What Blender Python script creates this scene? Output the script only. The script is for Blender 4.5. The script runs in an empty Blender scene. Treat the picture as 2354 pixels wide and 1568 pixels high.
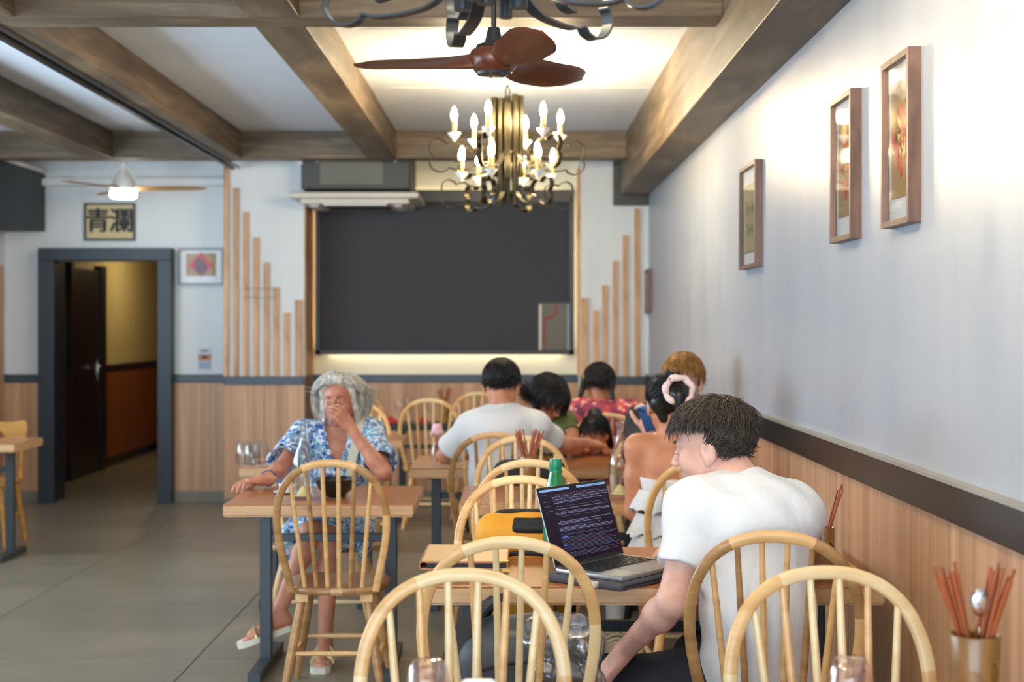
import bpy, bmesh, math, random
import numpy as np
from mathutils import Vector, Matrix

# ------------------------------------------------------------------ camera, world, lights, exposure
SC = bpy.context.scene
COL = SC.collection
H_CAM, F_PX, CX, HY = 1.48, 3269.0, 1177.0, 752.0   # camera height, focal length in pixels, vanishing point
cam_d = bpy.data.cameras.new('camera')
cam = bpy.data.objects.new('camera', cam_d); COL.objects.link(cam)
cam.location = (0, 0, H_CAM); cam.rotation_euler = (math.pi/2, 0, 0)
cam_d.sensor_width = 36.0; cam_d.lens = 36.0*F_PX/2354.0
cam_d.shift_y = -(784.0-HY)/2354.0
cam_d.clip_start = 0.05
cam_d.dof.use_dof = True; cam_d.dof.focus_distance = 4.15; cam_d.dof.aperture_fstop = 3.2
SC.camera = cam

world = bpy.data.worlds.new('world'); SC.world = world
world.use_nodes = True
world.node_tree.nodes['Background'].inputs[0].default_value = (0.70, 0.86, 1.0, 1)
world.node_tree.nodes['Background'].inputs[1].default_value = 2.7

def area_light(name, loc, rot, sx, sy, power, color):
    d = bpy.data.lights.new(name, 'AREA'); d.shape = 'RECTANGLE'; d.size = sx; d.size_y = sy
    d.energy = power; d.color = color
    o = bpy.data.objects.new(name, d); COL.objects.link(o); o.location = loc; o.rotation_euler = rot
    return o
# daylight coming in through the glazed shop front behind the camera, tilted up to brighten the ceiling
area_light('daylight_through_shopfront', (-1.6, -2.95, 1.55), (math.pi/2+0.30, 0, 0), 5.0, 2.4, 115, (0.70, 0.86, 1.0))
# fill light added behind a made-up side window out of view, tilted upwards
area_light('fill_through_added_window', (-4.55, 6.2, 1.75), (math.pi/2+0.75, 0, -math.pi/2), 6.0, 1.5, 100, (0.72, 0.87, 1.0))
BULB = 370.0          # candle bulbs
SC.view_settings.view_transform = 'Standard'
SC.view_settings.look = 'None'
SC.view_settings.gamma = 1.0
SC.view_settings.use_curve_mapping = False
SC.view_settings.exposure = 0.66

random.seed(7); RNG = np.random.default_rng(11)

def lin(r, g, b):
    f = lambda c: (c/255/12.92) if c/255 <= 0.04045 else ((c/255+0.055)/1.055)**2.4
    return (f(r), f(g), f(b), 1.0)

def PX(px, py, Y):
    """point at depth Y that the photograph shows at pixel (px, py)"""
    return Vector(((px-CX)*Y/F_PX, Y, H_CAM-(py-HY)*Y/F_PX))

# ------------------------------------------------------------------ materials
MATS = {}
def mat(name, col=(0.8, 0.8, 0.8, 1), rough=0.6, metal=0.0, spec=0.5, coat=0.0, emit=None, estr=0.0, bump=None, trans=0.0):
    m = bpy.data.materials.new(name); m.use_nodes = True
    b = m.node_tree.nodes['Principled BSDF']
    b.inputs['Base Color'].default_value = col; b.inputs['Roughness'].default_value = rough
    b.inputs['Metallic'].default_value = metal; b.inputs['Specular IOR Level'].default_value = spec
    b.inputs['Coat Weight'].default_value = coat; b.inputs['Transmission Weight'].default_value = trans
    if emit is not None:
        b.inputs['Emission Color'].default_value = emit; b.inputs['Emission Strength'].default_value = estr
    if bump:
        add_bump(m, *bump)
    MATS[name] = m
    return m
def N(m, t, **kw):
    n = m.node_tree.nodes.new(t)
    for k, v in kw.items():
        if k in n.bl_rna.properties.keys(): setattr(n, k, v)
    return n
def L(m, a, b): m.node_tree.links.new(a, b)
def bsdf(m): return m.node_tree.nodes['Principled BSDF']
def coords(m, scale=(1, 1, 1), kind='Object', rot=(0, 0, 0)):
    tc = N(m, 'ShaderNodeTexCoord'); mp = N(m, 'ShaderNodeMapping')
    mp.inputs['Scale'].default_value = scale; mp.inputs['Rotation'].default_value = rot
    L(m, tc.outputs[kind], mp.inputs['Vector'])
    return mp.outputs['Vector']
def noise(m, vec, scale=5, detail=4, rough=0.55, dist=0.0):
    n = N(m, 'ShaderNodeTexNoise'); n.inputs['Scale'].default_value = scale; n.inputs['Detail'].default_value = detail
    n.inputs['Roughness'].default_value = rough; n.inputs['Distortion'].default_value = dist
    L(m, vec, n.inputs['Vector']); return n.outputs['Fac']
def ramp(m, fac, stops, interp='LINEAR'):
    r = N(m, 'ShaderNodeValToRGB'); r.color_ramp.interpolation = interp
    el = r.color_ramp.elements
    while len(el) < len(stops): el.new(0.5)
    for e, (p, c) in zip(el, stops): e.position = p; e.color = c
    L(m, fac, r.inputs['Fac']); return r.outputs['Color']
def add_bump(m, scale=(40, 40, 40), nscale=1.0, strength=0.15, dist=0.01, detail=4):
    v = coords(m, scale); f = noise(m, v, nscale, detail)
    b = N(m, 'ShaderNodeBump'); b.inputs['Strength'].default_value = strength; b.inputs['Distance'].default_value = dist
    L(m, f, b.inputs['Height']); L(m, b.outputs['Normal'], bsdf(m).inputs['Normal'])
def vary(m, col, amount=0.12):
    """small change of tone from one piece to the next"""
    oi = N(m, 'ShaderNodeObjectInfo'); hs = N(m, 'ShaderNodeHueSaturation')
    mr = N(m, 'ShaderNodeMapRange'); mr.inputs['To Min'].default_value = 1-amount; mr.inputs['To Max'].default_value = 1+amount
    L(m, oi.outputs['Random'], mr.inputs['Value']); L(m, mr.outputs['Result'], hs.inputs['Value'])
    L(m, col, hs.inputs['Color']); return hs.outputs['Color']
def wood(name, dark, light, scale, rough=0.45, coat=0.0, nscale=1.0, variation=0.08, bump=0.08, kind='Object', mid=None, lo=0.3, hi=0.7):
    m = mat(name, light, rough, coat=coat)
    v = coords(m, scale, kind)
    f = noise(m, v, nscale, 6, 0.6, 0.6)
    stops = [(lo, dark), (hi, light)] if mid is None else [(lo, dark), ((lo+hi)/2, mid), (hi, light)]
    c = vary(m, ramp(m, f, stops), variation)
    L(m, c, bsdf(m).inputs['Base Color'])
    b = N(m, 'ShaderNodeBump'); b.inputs['Strength'].default_value = bump; b.inputs['Distance'].default_value = 0.004
    L(m, f, b.inputs['Height']); L(m, b.outputs['Normal'], bsdf(m).inputs['Normal'])
    return m
def thin_glass(name, tint=(1, 1, 1, 1), edge=(0.75, 0.8, 0.8, 1), base=0.06, amt=0.75, rough=0.02):
    m = bpy.data.materials.new(name); m.use_nodes = True; nt = m.node_tree; nt.nodes.clear()
    out = N(m, 'ShaderNodeOutputMaterial'); tr = N(m, 'ShaderNodeBsdfTransparent'); gl = N(m, 'ShaderNodeBsdfGlossy')
    mx = N(m, 'ShaderNodeMixShader'); lw = N(m, 'ShaderNodeLayerWeight'); mr = N(m, 'ShaderNodeMapRange')
    lw.inputs['Blend'].default_value = 0.35
    mr.inputs['To Min'].default_value = base; mr.inputs['To Max'].default_value = amt
    tr.inputs['Color'].default_value = tint; gl.inputs['Color'].default_value = edge; gl.inputs['Roughness'].default_value = rough
    L(m, lw.outputs['Facing'], mr.inputs['Value']); L(m, mr.outputs['Result'], mx.inputs['Fac'])
    L(m, tr.outputs[0], mx.inputs[1]); L(m, gl.outputs[0], mx.inputs[2]); L(m, mx.outputs[0], out.inputs['Surface'])
    MATS[name] = m; return m

# plaster, paint and floor
def plaster(name, c1, c2, rough, bump=0.12, stretch=(3, 3, 0.7)):
    m = mat(name, c2, rough)
    f = noise(m, coords(m, stretch), 1.3, 5, 0.6)
    L(m, ramp(m, f, [(0.3, c1), (0.7, c2)]), bsdf(m).inputs['Base Color'])
    f2 = noise(m, coords(m, (6, 6, 1.6)), 3.0, 6, 0.65)
    b = N(m, 'ShaderNodeBump'); b.inputs['Strength'].default_value = bump; b.inputs['Distance'].default_value = 0.02
    L(m, f2, b.inputs['Height']); L(m, b.outputs['Normal'], bsdf(m).inputs['Normal'])
    return m
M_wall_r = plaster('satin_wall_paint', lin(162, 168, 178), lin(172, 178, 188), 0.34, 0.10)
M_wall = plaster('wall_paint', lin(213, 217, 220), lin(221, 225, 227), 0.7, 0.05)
M_cream = mat('cream_wall_paint', lin(236, 228, 205), 0.7)
M_ceil = plaster('ceiling_paint', lin(226, 236, 248), lin(232, 241, 251), 0.6, 0.05, (0.6, 3, 1))  # bluish tint stands in for daylight bounced onto the ceiling
M_beige = mat('corridor_beige_paint', lin(196, 182, 130), 0.7)
M_redbrown = mat('corridor_end_paint', lin(110, 50, 35), 0.6)
M_rail = mat('slate_rail_paint', lin(58, 68, 78), 0.35)
M_rail_r = mat('dark_rail_laminate', lin(38, 32, 29), 0.34, bump=((3, 30, 30), 2.0, 0.05, 0.003))
M_rail_top = mat('rail_top_grey', lin(150, 146, 138), 0.4)
M_blackpaint = mat('black_door_paint', lin(30, 30, 32), 0.35)
M_doorframe = mat('blue_black_frame_paint', lin(36, 47, 58), 0.4)
M_beam = wood('brushed_beam_paint', lin(78, 66, 52), lin(132, 116, 96), (1.3, 1.3, 14), 0.5, nscale=1.0, variation=0.04, bump=0.25, mid=lin(104, 90, 72))
M_beam_x = wood('brushed_beam_paint_cross', lin(74, 60, 44), lin(136, 118, 94), (1.4, 5, 16), 0.5, nscale=1.0, variation=0.04, bump=0.25, mid=lin(102, 86, 66))
M_lamin = wood('oak_laminate', lin(164, 122, 90), lin(212, 168, 132), (14, 14, 0.45), 0.42, nscale=1.0, variation=0.05, bump=0.02, mid=lin(190, 146, 112))
M_lamin_dark = wood('corridor_laminate', lin(128, 74, 34), lin(150, 90, 46), (10, 10, 0.5), 0.5, variation=0.05, bump=0.02)
M_slat = wood('pine_slat', lin(150, 108, 72), lin(218, 176, 136), (9, 9, 1.6), 0.55, variation=0.10, bump=0.05, mid=lin(200, 156, 116))
M_tile = mat('concrete_tile', lin(140, 132, 118), 0.32)
_f = noise(M_tile, coords(M_tile, (0.55, 1.5, 1)), 1.4, 6, 0.62, 0.4)
L(M_tile, vary(M_tile, ramp(M_tile, _f, [(0.25, lin(112, 106, 92)), (0.5, lin(128, 121, 105)), (0.75, lin(143, 135, 118))]), 0.025), bsdf(M_tile).inputs['Base Color'])
M_grout = mat('tile_grout', lin(92, 86, 78), 0.9)
# furniture
M_w1 = wood('rubberwood_light', lin(238, 200, 142), lin(252, 226, 176), (6, 6, 22), 0.36, coat=0.15, variation=0.05, bump=0.02)
M_w2 = wood('rubberwood_mid', lin(216, 164, 102), lin(242, 196, 134), (6, 6, 22), 0.36, coat=0.15, variation=0.05, bump=0.02)
M_w3 = wood('rubberwood_dark', lin(150, 106, 60), lin(196, 150, 96), (6, 6, 22), 0.36, coat=0.15, variation=0.05, bump=0.02)
M_ttop = wood('oak_table_top', lin(158, 98, 54), lin(190, 126, 76), (2.2, 22, 22), 0.3, coat=0.2, variation=0.04, bump=0.03)
M_tedge = wood('oak_table_edge', lin(184, 138, 94), lin(220, 180, 136), (2.2, 26, 26), 0.4, variation=0.04, bump=0.03)
M_steel = mat('blue_black_steel', lin(58, 66, 74), 0.4, 0.2)
M_blacktop = mat('black_table_laminate', lin(34, 33, 33), 0.35)
M_yellowwood = wood('honey_wood', lin(170, 118, 44), lin(206, 150, 66), (6, 6, 20), 0.4, variation=0.05)
# metal, glass, plastic
M_iron = mat('bronze_iron', lin(68, 62, 44), 0.32, 0.85)
M_irond = mat('dark_iron', lin(66, 72, 80), 0.35, 0.7)
M_gold = mat('candle_gold', lin(226, 186, 108), 0.35, 0.5)
M_white = mat('white_plastic', lin(232, 232, 230), 0.35)
M_bulb = mat('candle_bulb_glow', (1, 0.9, 0.75, 1), 0.3, emit=(1.0, 0.78, 0.48, 1), estr=BULB)
M_fanlight = mat('fan_lamp_glow', (1, 1, 1, 1), 0.3, emit=(0.95, 0.98, 1.0, 1), estr=14.0)
M_led = mat('led_strip_glow', (1, 0.95, 0.8, 1), 0.5, emit=(1.0, 0.86, 0.56, 1), estr=13.0)
M_walnutfan = wood('walnut_fan_blade', lin(72, 35, 19), lin(104, 56, 32), (3, 20, 20), 0.32, coat=0.2, variation=0.02)
M_palefan = wood('pale_fan_blade', lin(176, 130, 74), lin(206, 162, 104), (3, 20, 20), 0.4, variation=0.02)
M_fanblack = mat('fan_black_metal', lin(44, 48, 54), 0.4, 0.4)
M_glass = thin_glass('clear_glass', edge=(0.55, 0.58, 0.58, 1), base=0.04, amt=0.5)
M_pane = thin_glass('picture_glass', base=0.008, amt=0.50, edge=(1, 1, 1, 1), rough=0.03)
M_pinkglass = thin_glass('pink_tinted_glass', tint=(0.99, 0.95, 0.95, 1), edge=(0.92, 0.88, 0.88, 1), base=0.06, amt=0.65)
M_plasticbag = thin_glass('clear_plastic_film', tint=(0.93, 0.94, 0.96, 1), edge=(0.95, 0.95, 1, 1), base=0.10, amt=0.6, rough=0.12)
M_greenglass = mat('green_bottle_plastic', lin(30, 140, 70), 0.15, coat=0.5, trans=0.35)
M_greencap = mat('green_cap', lin(20, 130, 95), 0.35)
M_ceramicblack = mat('black_ceramic', lin(24, 23, 22), 0.2, coat=0.4)
M_ceramic = mat('white_ceramic', lin(224, 228, 230), 0.25)
M_blueglaze = mat('blue_glaze', lin(60, 90, 140), 0.3)
M_walnut = wood('walnut_picture_frame', lin(88, 64, 54), lin(130, 100, 88), (14, 14, 3), 0.45, variation=0.05, bump=0.05)
M_paper = mat('mat_board', lin(228, 230, 232), 0.8)
M_kraft = mat('kraft_paper', lin(170, 140, 98), 0.8)
M_olive = mat('olive_paper', lin(176, 160, 112), 0.8)
M_red = mat('festive_red_paper', lin(200, 30, 34), 0.6)
M_goldleaf = mat('gold_leaf_print', lin(214, 180, 96), 0.4, 0.4)
M_ink = mat('black_ink', lin(34, 32, 34), 0.6)
M_inkgreen = mat('green_ink', lin(86, 110, 66), 0.6)
M_darkframe = mat('dark_thin_frame', lin(60, 58, 56), 0.4)
M_greyframe = mat('grey_thin_frame', lin(130, 138, 148), 0.4)
M_parch = mat('parchment', lin(206, 190, 146), 0.8)
M_blind = mat('woven_dark_blind', lin(57, 58, 64), 0.75, bump=((160, 160, 160), 1.0, 0.25, 0.004))
M_winframe = mat('black_window_frame', lin(34, 35, 40), 0.4)
M_bamboo = wood('carved_bamboo', lin(104, 66, 24), lin(164, 116, 54), (20, 20, 5), 0.35, coat=0.3, variation=0.05, bump=0.1)
M_chop = wood('chopstick_wood', lin(140, 66, 30), lin(190, 104, 58), (30, 30, 4), 0.4, variation=0.18)
M_chrome = mat('polished_steel', lin(215, 215, 215), 0.15, 1.0)
M_duct = mat('dark_duct_metal', lin(70, 72, 70), 0.55, 0.2, bump=((6, 6, 6), 1.0, 0.2, 0.02))
M_ductplate = mat('weathered_plate', lin(108, 108, 100), 0.7, bump=((9, 9, 9), 1.0, 0.3, 0.02))
M_acpanel = mat('ac_panel_plastic', lin(206, 200, 190), 0.5)
M_navybox = mat('dark_painted_box', lin(48, 54, 56), 0.6, bump=((8, 8, 8), 1.0, 0.15, 0.02))
M_alu = mat('laptop_aluminium', lin(176, 176, 180), 0.32, 0.8)
M_keys = mat('laptop_keys', lin(26, 26, 28), 0.5)
M_screen = mat('laptop_screen', lin(10, 5, 12), 0.25, spec=0.2, emit=lin(30, 12, 30), estr=0.55)
M_scr_txt = mat('screen_text_glow', (0, 0, 0, 1), 0.5, emit=lin(150, 150, 190), estr=0.5)
M_scr_dim = mat('screen_text_dim_glow', (0, 0, 0, 1), 0.5, emit=lin(84, 92, 120), estr=0.5)
M_scr_red = mat('screen_text_red_glow', (0, 0, 0, 1), 0.5, emit=lin(110, 60, 80), estr=0.5)
M_scr_bar = mat('screen_menu_bar_glow', (0, 0, 0, 1), 0.5, emit=lin(130, 170, 220), estr=0.7)
M_scr_blue = mat('screen_blue_glow', (0, 0, 0, 1), 0.5, emit=lin(60, 90, 230), estr=0.8)
M_felt = mat('grey_felt_sleeve', lin(74, 72, 82), 0.8)
M_leather = mat('tan_leather', lin(196, 152, 96), 0.45, bump=((90, 90, 90), 1.0, 0.1, 0.002))
M_leather_edge = mat('brown_leather_edge', lin(170, 110, 78), 0.55)
M_darkpages = mat('dark_menu_pages', lin(38, 34, 36), 0.6)
M_brass = mat('brass_corner', lin(206, 170, 90), 0.3, 0.9)
M_yel = mat('yellow_backpack_cloth', lin(226, 156, 36), 0.65, bump=((200, 200, 200), 1.0, 0.15, 0.002))
M_blk = mat('black_cloth', lin(34, 35, 38), 0.75, bump=((120, 120, 120), 1.0, 0.15, 0.003))
M_charcoal = mat('charcoal_backpack_cloth', lin(66, 70, 76), 0.6, bump=((120, 120, 120), 1.0, 0.1, 0.002))
M_redtag = mat('red_tag', lin(190, 16, 26), 0.5)
M_extred = mat('extinguisher_red', lin(180, 20, 30), 0.3)
M_pinkpetal = mat('pink_petal', lin(240, 196, 204), 0.6)
M_paleyellow = mat('table_yellow_through_glass', lin(226, 214, 150), 0.5)  # colour of the table showing through the carafe base
M_phone = mat('blue_phone', lin(44, 92, 150), 0.3, 0.2)
M_phonedark = mat('phone_lens_black', lin(14, 18, 30), 0.1)
M_notice = mat('notice_paper', lin(205, 206, 216), 0.7)
M_noticeor = mat('notice_orange', lin(196, 134, 96), 0.7)
M_noticeblue = mat('notice_blue_grey', lin(160, 176, 190), 0.7)
M_winpane = mat('grey_brown_pane', lin(100, 93, 82), 0.5)  # even grey-brown for the small pane at the lower right
# people
def skin(name, c, red):
    m = mat(name, c, 0.48, spec=0.4)
    f = noise(m, coords(m, (14, 14, 14)), 1.0, 4, 0.6)
    L(m, ramp(m, f, [(0.3, red), (0.65, c)]), bsdf(m).inputs['Base Color'])
    bsdf(m).inputs['Subsurface Weight'].default_value = 0.12
    bsdf(m).inputs['Subsurface Radius'].default_value = (0.012, 0.005, 0.003)
    return m
M_sk_fair = skin('skin_fair', lin(224, 178, 160), lin(208, 152, 136))
M_sk_tan = skin('skin_tanned', lin(206, 144, 116), lin(184, 116, 90))
M_sk_mid = skin('skin_warm', lin(208, 146, 112), lin(196, 130, 98))
M_lip = mat('lip_tone', lin(190, 104, 100), 0.4)
M_brow = mat('eyebrow_hair', lin(96, 78, 66), 0.7)
M_eyewhite = mat('eye_white', lin(226, 220, 216), 0.2)
M_iris = mat('eye_iris', lin(48, 44, 46), 0.15)
def hairmat(name, dark, light, rough=0.42):
    m = mat(name, light, rough, spec=0.45)
    f = noise(m, coords(m, (60, 60, 26)), 1.0, 4, 0.6)
    L(m, ramp(m, f, [(0.35, dark), (0.65, light)]), bsdf(m).inputs['Base Color'])
    b = N(m, 'ShaderNodeBump'); b.inputs['Strength'].default_value = 0.3; b.inputs['Distance'].default_value = 0.003
    L(m, f, b.inputs['Height']); L(m, b.outputs['Normal'], bsdf(m).inputs['Normal'])
    return m
M_h_brown = hairmat('hair_dark_brown', lin(46, 36, 30), lin(82, 68, 58))
M_h_grey = hairmat('hair_grey', lin(156, 148, 136), lin(222, 216, 204))
M_h_black = hairmat('hair_black', lin(12, 10, 10), lin(30, 25, 24), 0.34)
M_h_ginger = hairmat('hair_ginger', lin(120, 78, 32), lin(176, 126, 62))
M_tee = mat('white_cotton', lin(228, 228, 230), 0.85)
def cloth_bump(m, s=0.25):
    f = noise(m, coords(m, (9, 9, 5)), 1.0, 5, 0.6, 0.8)
    b = N(m, 'ShaderNodeBump'); b.inputs['Strength'].default_value = s; b.inputs['Distance'].default_value = 0.02
    L(m, f, b.inputs['Height']); L(m, b.outputs['Normal'], bsdf(m).inputs['Normal'])
cloth_bump(M_tee, 0.45)
M_trouser = mat('black_trouser_cloth', lin(40, 40, 48), 0.8); cloth_bump(M_trouser, 0.3)
M_navyshirt = mat('black_shirt_cloth', lin(34, 37, 42), 0.8); cloth_bump(M_navyshirt)
M_greentop = mat('olive_top_cloth', lin(106, 118, 66), 0.8)
def print_cloth(name, base, cols, scale, thr):
    m = mat(name, base, 0.8)
    v = N(m, 'ShaderNodeTexVoronoi'); v.inputs['Scale'].default_value = scale
    nz = N(m, 'ShaderNodeTexNoise'); nz.inputs['Scale'].default_value = scale*0.8
    tc = coords(m); L(m, tc, nz.inputs['Vector'])
    mixv = N(m, 'ShaderNodeVectorMath'); mixv.operation = 'ADD'
    sc = N(m, 'ShaderNodeVectorMath'); sc.operation = 'SCALE'; sc.inputs['Scale'].default_value = 0.35/scale
    L(m, nz.outputs['Color'], sc.inputs[0]); L(m, tc, mixv.inputs[0]); L(m, sc.outputs[0], mixv.inputs[1])
    L(m, mixv.outputs[0], v.inputs['Vector'])
    pick = ramp(m, N_sep(m, v.outputs['Color']), [(i/len(cols), c) for i, c in enumerate(cols)], 'CONSTANT')
    mask = ramp(m, v.outputs['Distance'], [(thr*0.32, (1, 1, 1, 1)), (thr*0.40, (0, 0, 0, 1)), (thr, (0, 0, 0, 1)), (thr*1.08, (1, 1, 1, 1))])
    mx = N(m, 'ShaderNodeMix'); mx.data_type = 'RGBA'
    L(m, mask, mx.inputs[0]); L(m, pick, mx.inputs[6]); mx.inputs[7].default_value = base
    L(m, mx.outputs[2], bsdf(m).inputs['Base Color'])
    return m
def N_sep(m, c):
    s = N(m, 'ShaderNodeSeparateColor'); L(m, c, s.inputs[0]); return s.outputs[0]
M_bluefloral = print_cloth('blue_floral_print', lin(222, 230, 238), [lin(44, 100, 168), lin(80, 160, 200), lin(70, 110, 180), lin(110, 180, 205), lin(60, 70, 150)], 50, 0.55)
M_redfloral = print_cloth('red_floral_print', lin(226, 170, 160), [lin(190, 60, 70), lin(150, 60, 90), lin(205, 90, 90), lin(120, 50, 80)], 20, 0.75)
M_ruffle = mat('white_ruffle_cloth', lin(232, 232, 232), 0.85); cloth_bump(M_ruffle, 0.4)
M_strap = mat('cream_strap', lin(228, 218, 188), 0.7)
M_scrunchie = mat('pale_pink_scrunchie', lin(240, 212, 206), 0.75, bump=((60, 60, 60), 1.0, 0.4, 0.004))
M_sandal = mat('white_sandal_sole', lin(226, 218, 200), 0.6)
M_sandalgold = mat('gold_sandal_strap', lin(206, 190, 130), 0.35, 0.5)
M_sock = mat('white_sock', lin(206, 208, 214), 0.85)
M_sneaker = mat('beige_sneaker', lin(170, 158, 140), 0.8)
M_lace = mat('cream_laces', lin(214, 204, 182), 0.8)
M_bracelet = mat('violet_beads', lin(70, 62, 110), 0.35)
# ------------------------------------------------------------------ mesh helpers
class MB:
    def __init__(s): s.v = []; s.f = []; s.mi = []
    def add(s, vs, fs, mi=0):
        o = len(s.v); s.v += [tuple(p) for p in vs]
        for f in fs: s.f.append(tuple(i+o for i in f)); s.mi.append(mi)
        return s
    def box(s, c, d, R=None, bev=0.0, mi=0):
        hx, hy, hz = d[0]/2, d[1]/2, d[2]/2
        b = min(bev, hx*0.9, hy*0.9, hz*0.9)
        c = Vector(c)
        if b <= 0:
            P = [Vector((x, y, z)) for x in (-hx, hx) for y in (-hy, hy) for z in (-hz, hz)]
            F = [(0, 1, 3, 2), (4, 6, 7, 5), (0, 4, 5, 1), (2, 3, 7, 6), (0, 2, 6, 4), (1, 5, 7, 3)]
        else:
            bm = bmesh.new(); bmesh.ops.create_cube(bm, size=1.0)
            for v in bm.verts: v.co = Vector((v.co.x*2*hx, v.co.y*2*hy, v.co.z*2*hz))
            bmesh.ops.bevel(bm, geom=bm.edges[:], offset=b, segments=2, affect='EDGES', profile=0.5)
            bm.verts.index_update(); P = [v.co.copy() for v in bm.verts]; F = [tuple(v.index for v in f.verts) for f in bm.faces]; bm.free()
        if R is not None: P = [R @ p for p in P]
        return s.add([c+p for p in P], F, mi)
    def tube(s, pts, rad, n=10, cap=True, flat=None, up=None, closed=False, mi=0):
        """sweep; rad: number or list; flat=(a,b) gives a rectangular band"""
        pts = [Vector(p) for p in pts]; m = len(pts)
        rs = rad if isinstance(rad, (list, tuple)) else [rad]*m
        prev = None; rings = []
        for i, p in enumerate(pts):
            if closed: t = pts[(i+1) % m]-pts[i-1]
            else: t = pts[min(i+1, m-1)]-pts[max(i-1, 0)]
            t.normalize()
            if up is not None: a = Vector(up)
            elif prev is not None: a = prev
            else: a = Vector((0, 0, 1)) if abs(t.z) < 0.9 else Vector((1, 0, 0))
            u = a - t*a.dot(t); u.normalize(); prev = u; w = t.cross(u)
            if flat: ring = [p+u*(sx*flat[0]/2)+w*(sy*flat[1]/2) for sx, sy in ((-1, -1), (1, -1), (1, 1), (-1, 1))]
            else: ring = [p+u*(math.cos(2*math.pi*k/n)*rs[i])+w*(math.sin(2*math.pi*k/n)*rs[i]) for k in range(n)]
            rings.append(ring)
        k = len(rings[0]); V = [q for r in rings for q in r]; Fc = []
        for i in range(m if closed else m-1):
            j = (i+1) % m
            for a in range(k):
                b = (a+1) % k
                Fc.append((i*k+a, i*k+b, j*k+b, j*k+a))
        if cap and not closed:
            Fc.append(tuple(range(k))[::-1]); Fc.append(tuple((m-1)*k+a for a in range(k)))
        return s.add(V, Fc, mi)
    def lathe(s, prof, n=24, c=(0, 0, 0), R=None, mi=0):
        c = Vector(c); V = []; Fc = []
        for r, z in prof:
            for k in range(n):
                q = Vector((r*math.cos(2*math.pi*k/n), r*math.sin(2*math.pi*k/n), z))
                V.append(c+(R @ q if R is not None else q))
        for i in range(len(prof)-1):
            for k in range(n):
                b = (k+1) % n; Fc.append((i*n+k, i*n+b, (i+1)*n+b, (i+1)*n+k))
        if prof[0][0] > 1e-5: Fc.append(tuple(range(n))[::-1])
        if prof[-1][0] > 1e-5: Fc.append(tuple((len(prof)-1)*n+k for k in range(n)))
        return s.add(V, Fc, mi)
    def prism(s, poly, axis, a, b, mi=0):
        """poly of 2-D points extruded along axis x/y/z from a to b"""
        def mk(p, t): return {'x': (t, p[0], p[1]), 'y': (p[0], t, p[1]), 'z': (p[0], p[1], t)}[axis]
        n = len(poly); V = [mk(p, a) for p in poly]+[mk(p, b) for p in poly]
        Fc = [tuple(range(n))[::-1], tuple(range(n, 2*n))]+[(i, (i+1) % n, n+(i+1) % n, n+i) for i in range(n)]
        return s.add(V, Fc, mi)
    def mesh(s, name, mats, smooth=None):
        me = bpy.data.meshes.new(name); me.from_pydata(s.v, [], s.f)
        mats = mats if isinstance(mats, (list, tuple)) else [mats]
        for m in mats: me.materials.append(m)
        me.polygons.foreach_set('material_index', s.mi)
        bm = bmesh.new(); bm.from_mesh(me); bmesh.ops.recalc_face_normals(bm, faces=bm.faces[:]); bm.to_mesh(me); bm.free()
        if smooth is not None:
            me.polygons.foreach_set('use_smooth', [True]*len(me.polygons))
            me.set_sharp_from_angle(angle=math.radians(smooth))
        me.update(); return me
def link(name, me, parent=None, loc=None, rot=None):
    o = bpy.data.objects.new(name, me); COL.objects.link(o)
    if parent is not None: o.parent = parent
    if loc is not None: o.location = loc
    if rot is not None: o.rotation_euler = rot
    return o
def obj(name, mb, mats, parent=None, smooth=None, loc=None, rot=None):
    return link(name, mb.mesh(name, mats, smooth), parent, loc, rot)
def tag(o, label=None, cat=None, group=None, kind=None):
    if label: o['label'] = label
    if cat: o['category'] = cat
    if group: o['group'] = group
    if kind: o['kind'] = kind
    return o
def thing(name, label, cat, loc=(0, 0, 0), rz=0.0, group=None):
    o = bpy.data.objects.new(name, None); COL.objects.link(o); o.empty_display_size = 0.1
    o.location = loc; o.rotation_euler = (0, 0, rz); return tag(o, label, cat, group)
def copy_tree(o, parent=None):
    c = o.copy(); COL.objects.link(c); c.parent = parent
    for ch in list(o.children): copy_tree(ch, c)
    return c
def place(o, loc, rz, label, group=None):
    o.location = loc; o.rotation_euler = (0, 0, rz); o['label'] = label
    if group: o['group'] = group
    return o
def Rz(a): return Matrix.Rotation(a, 3, 'Z')
def Rx(a): return Matrix.Rotation(a, 3, 'X')
def Ry(a): return Matrix.Rotation(a, 3, 'Y')
def catmull(P, n=6, closed=False):
    P = [Vector(p) for p in P]; m = len(P); out = []
    for i in range(m if closed else m-1):
        if closed: a, b, c, d = P[i-1], P[i], P[(i+1) % m], P[(i+2) % m]
        else: a, b, c, d = P[max(i-1, 0)], P[i], P[i+1], P[min(i+2, m-1)]
        for k in range(n):
            t = k/n
            out.append(0.5*((2*b)+(c-a)*t+(2*a-5*b+4*c-d)*t*t+(3*b-a-3*c+d)*t**3))
    if not closed: out.append(P[-1])
    return out

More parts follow.
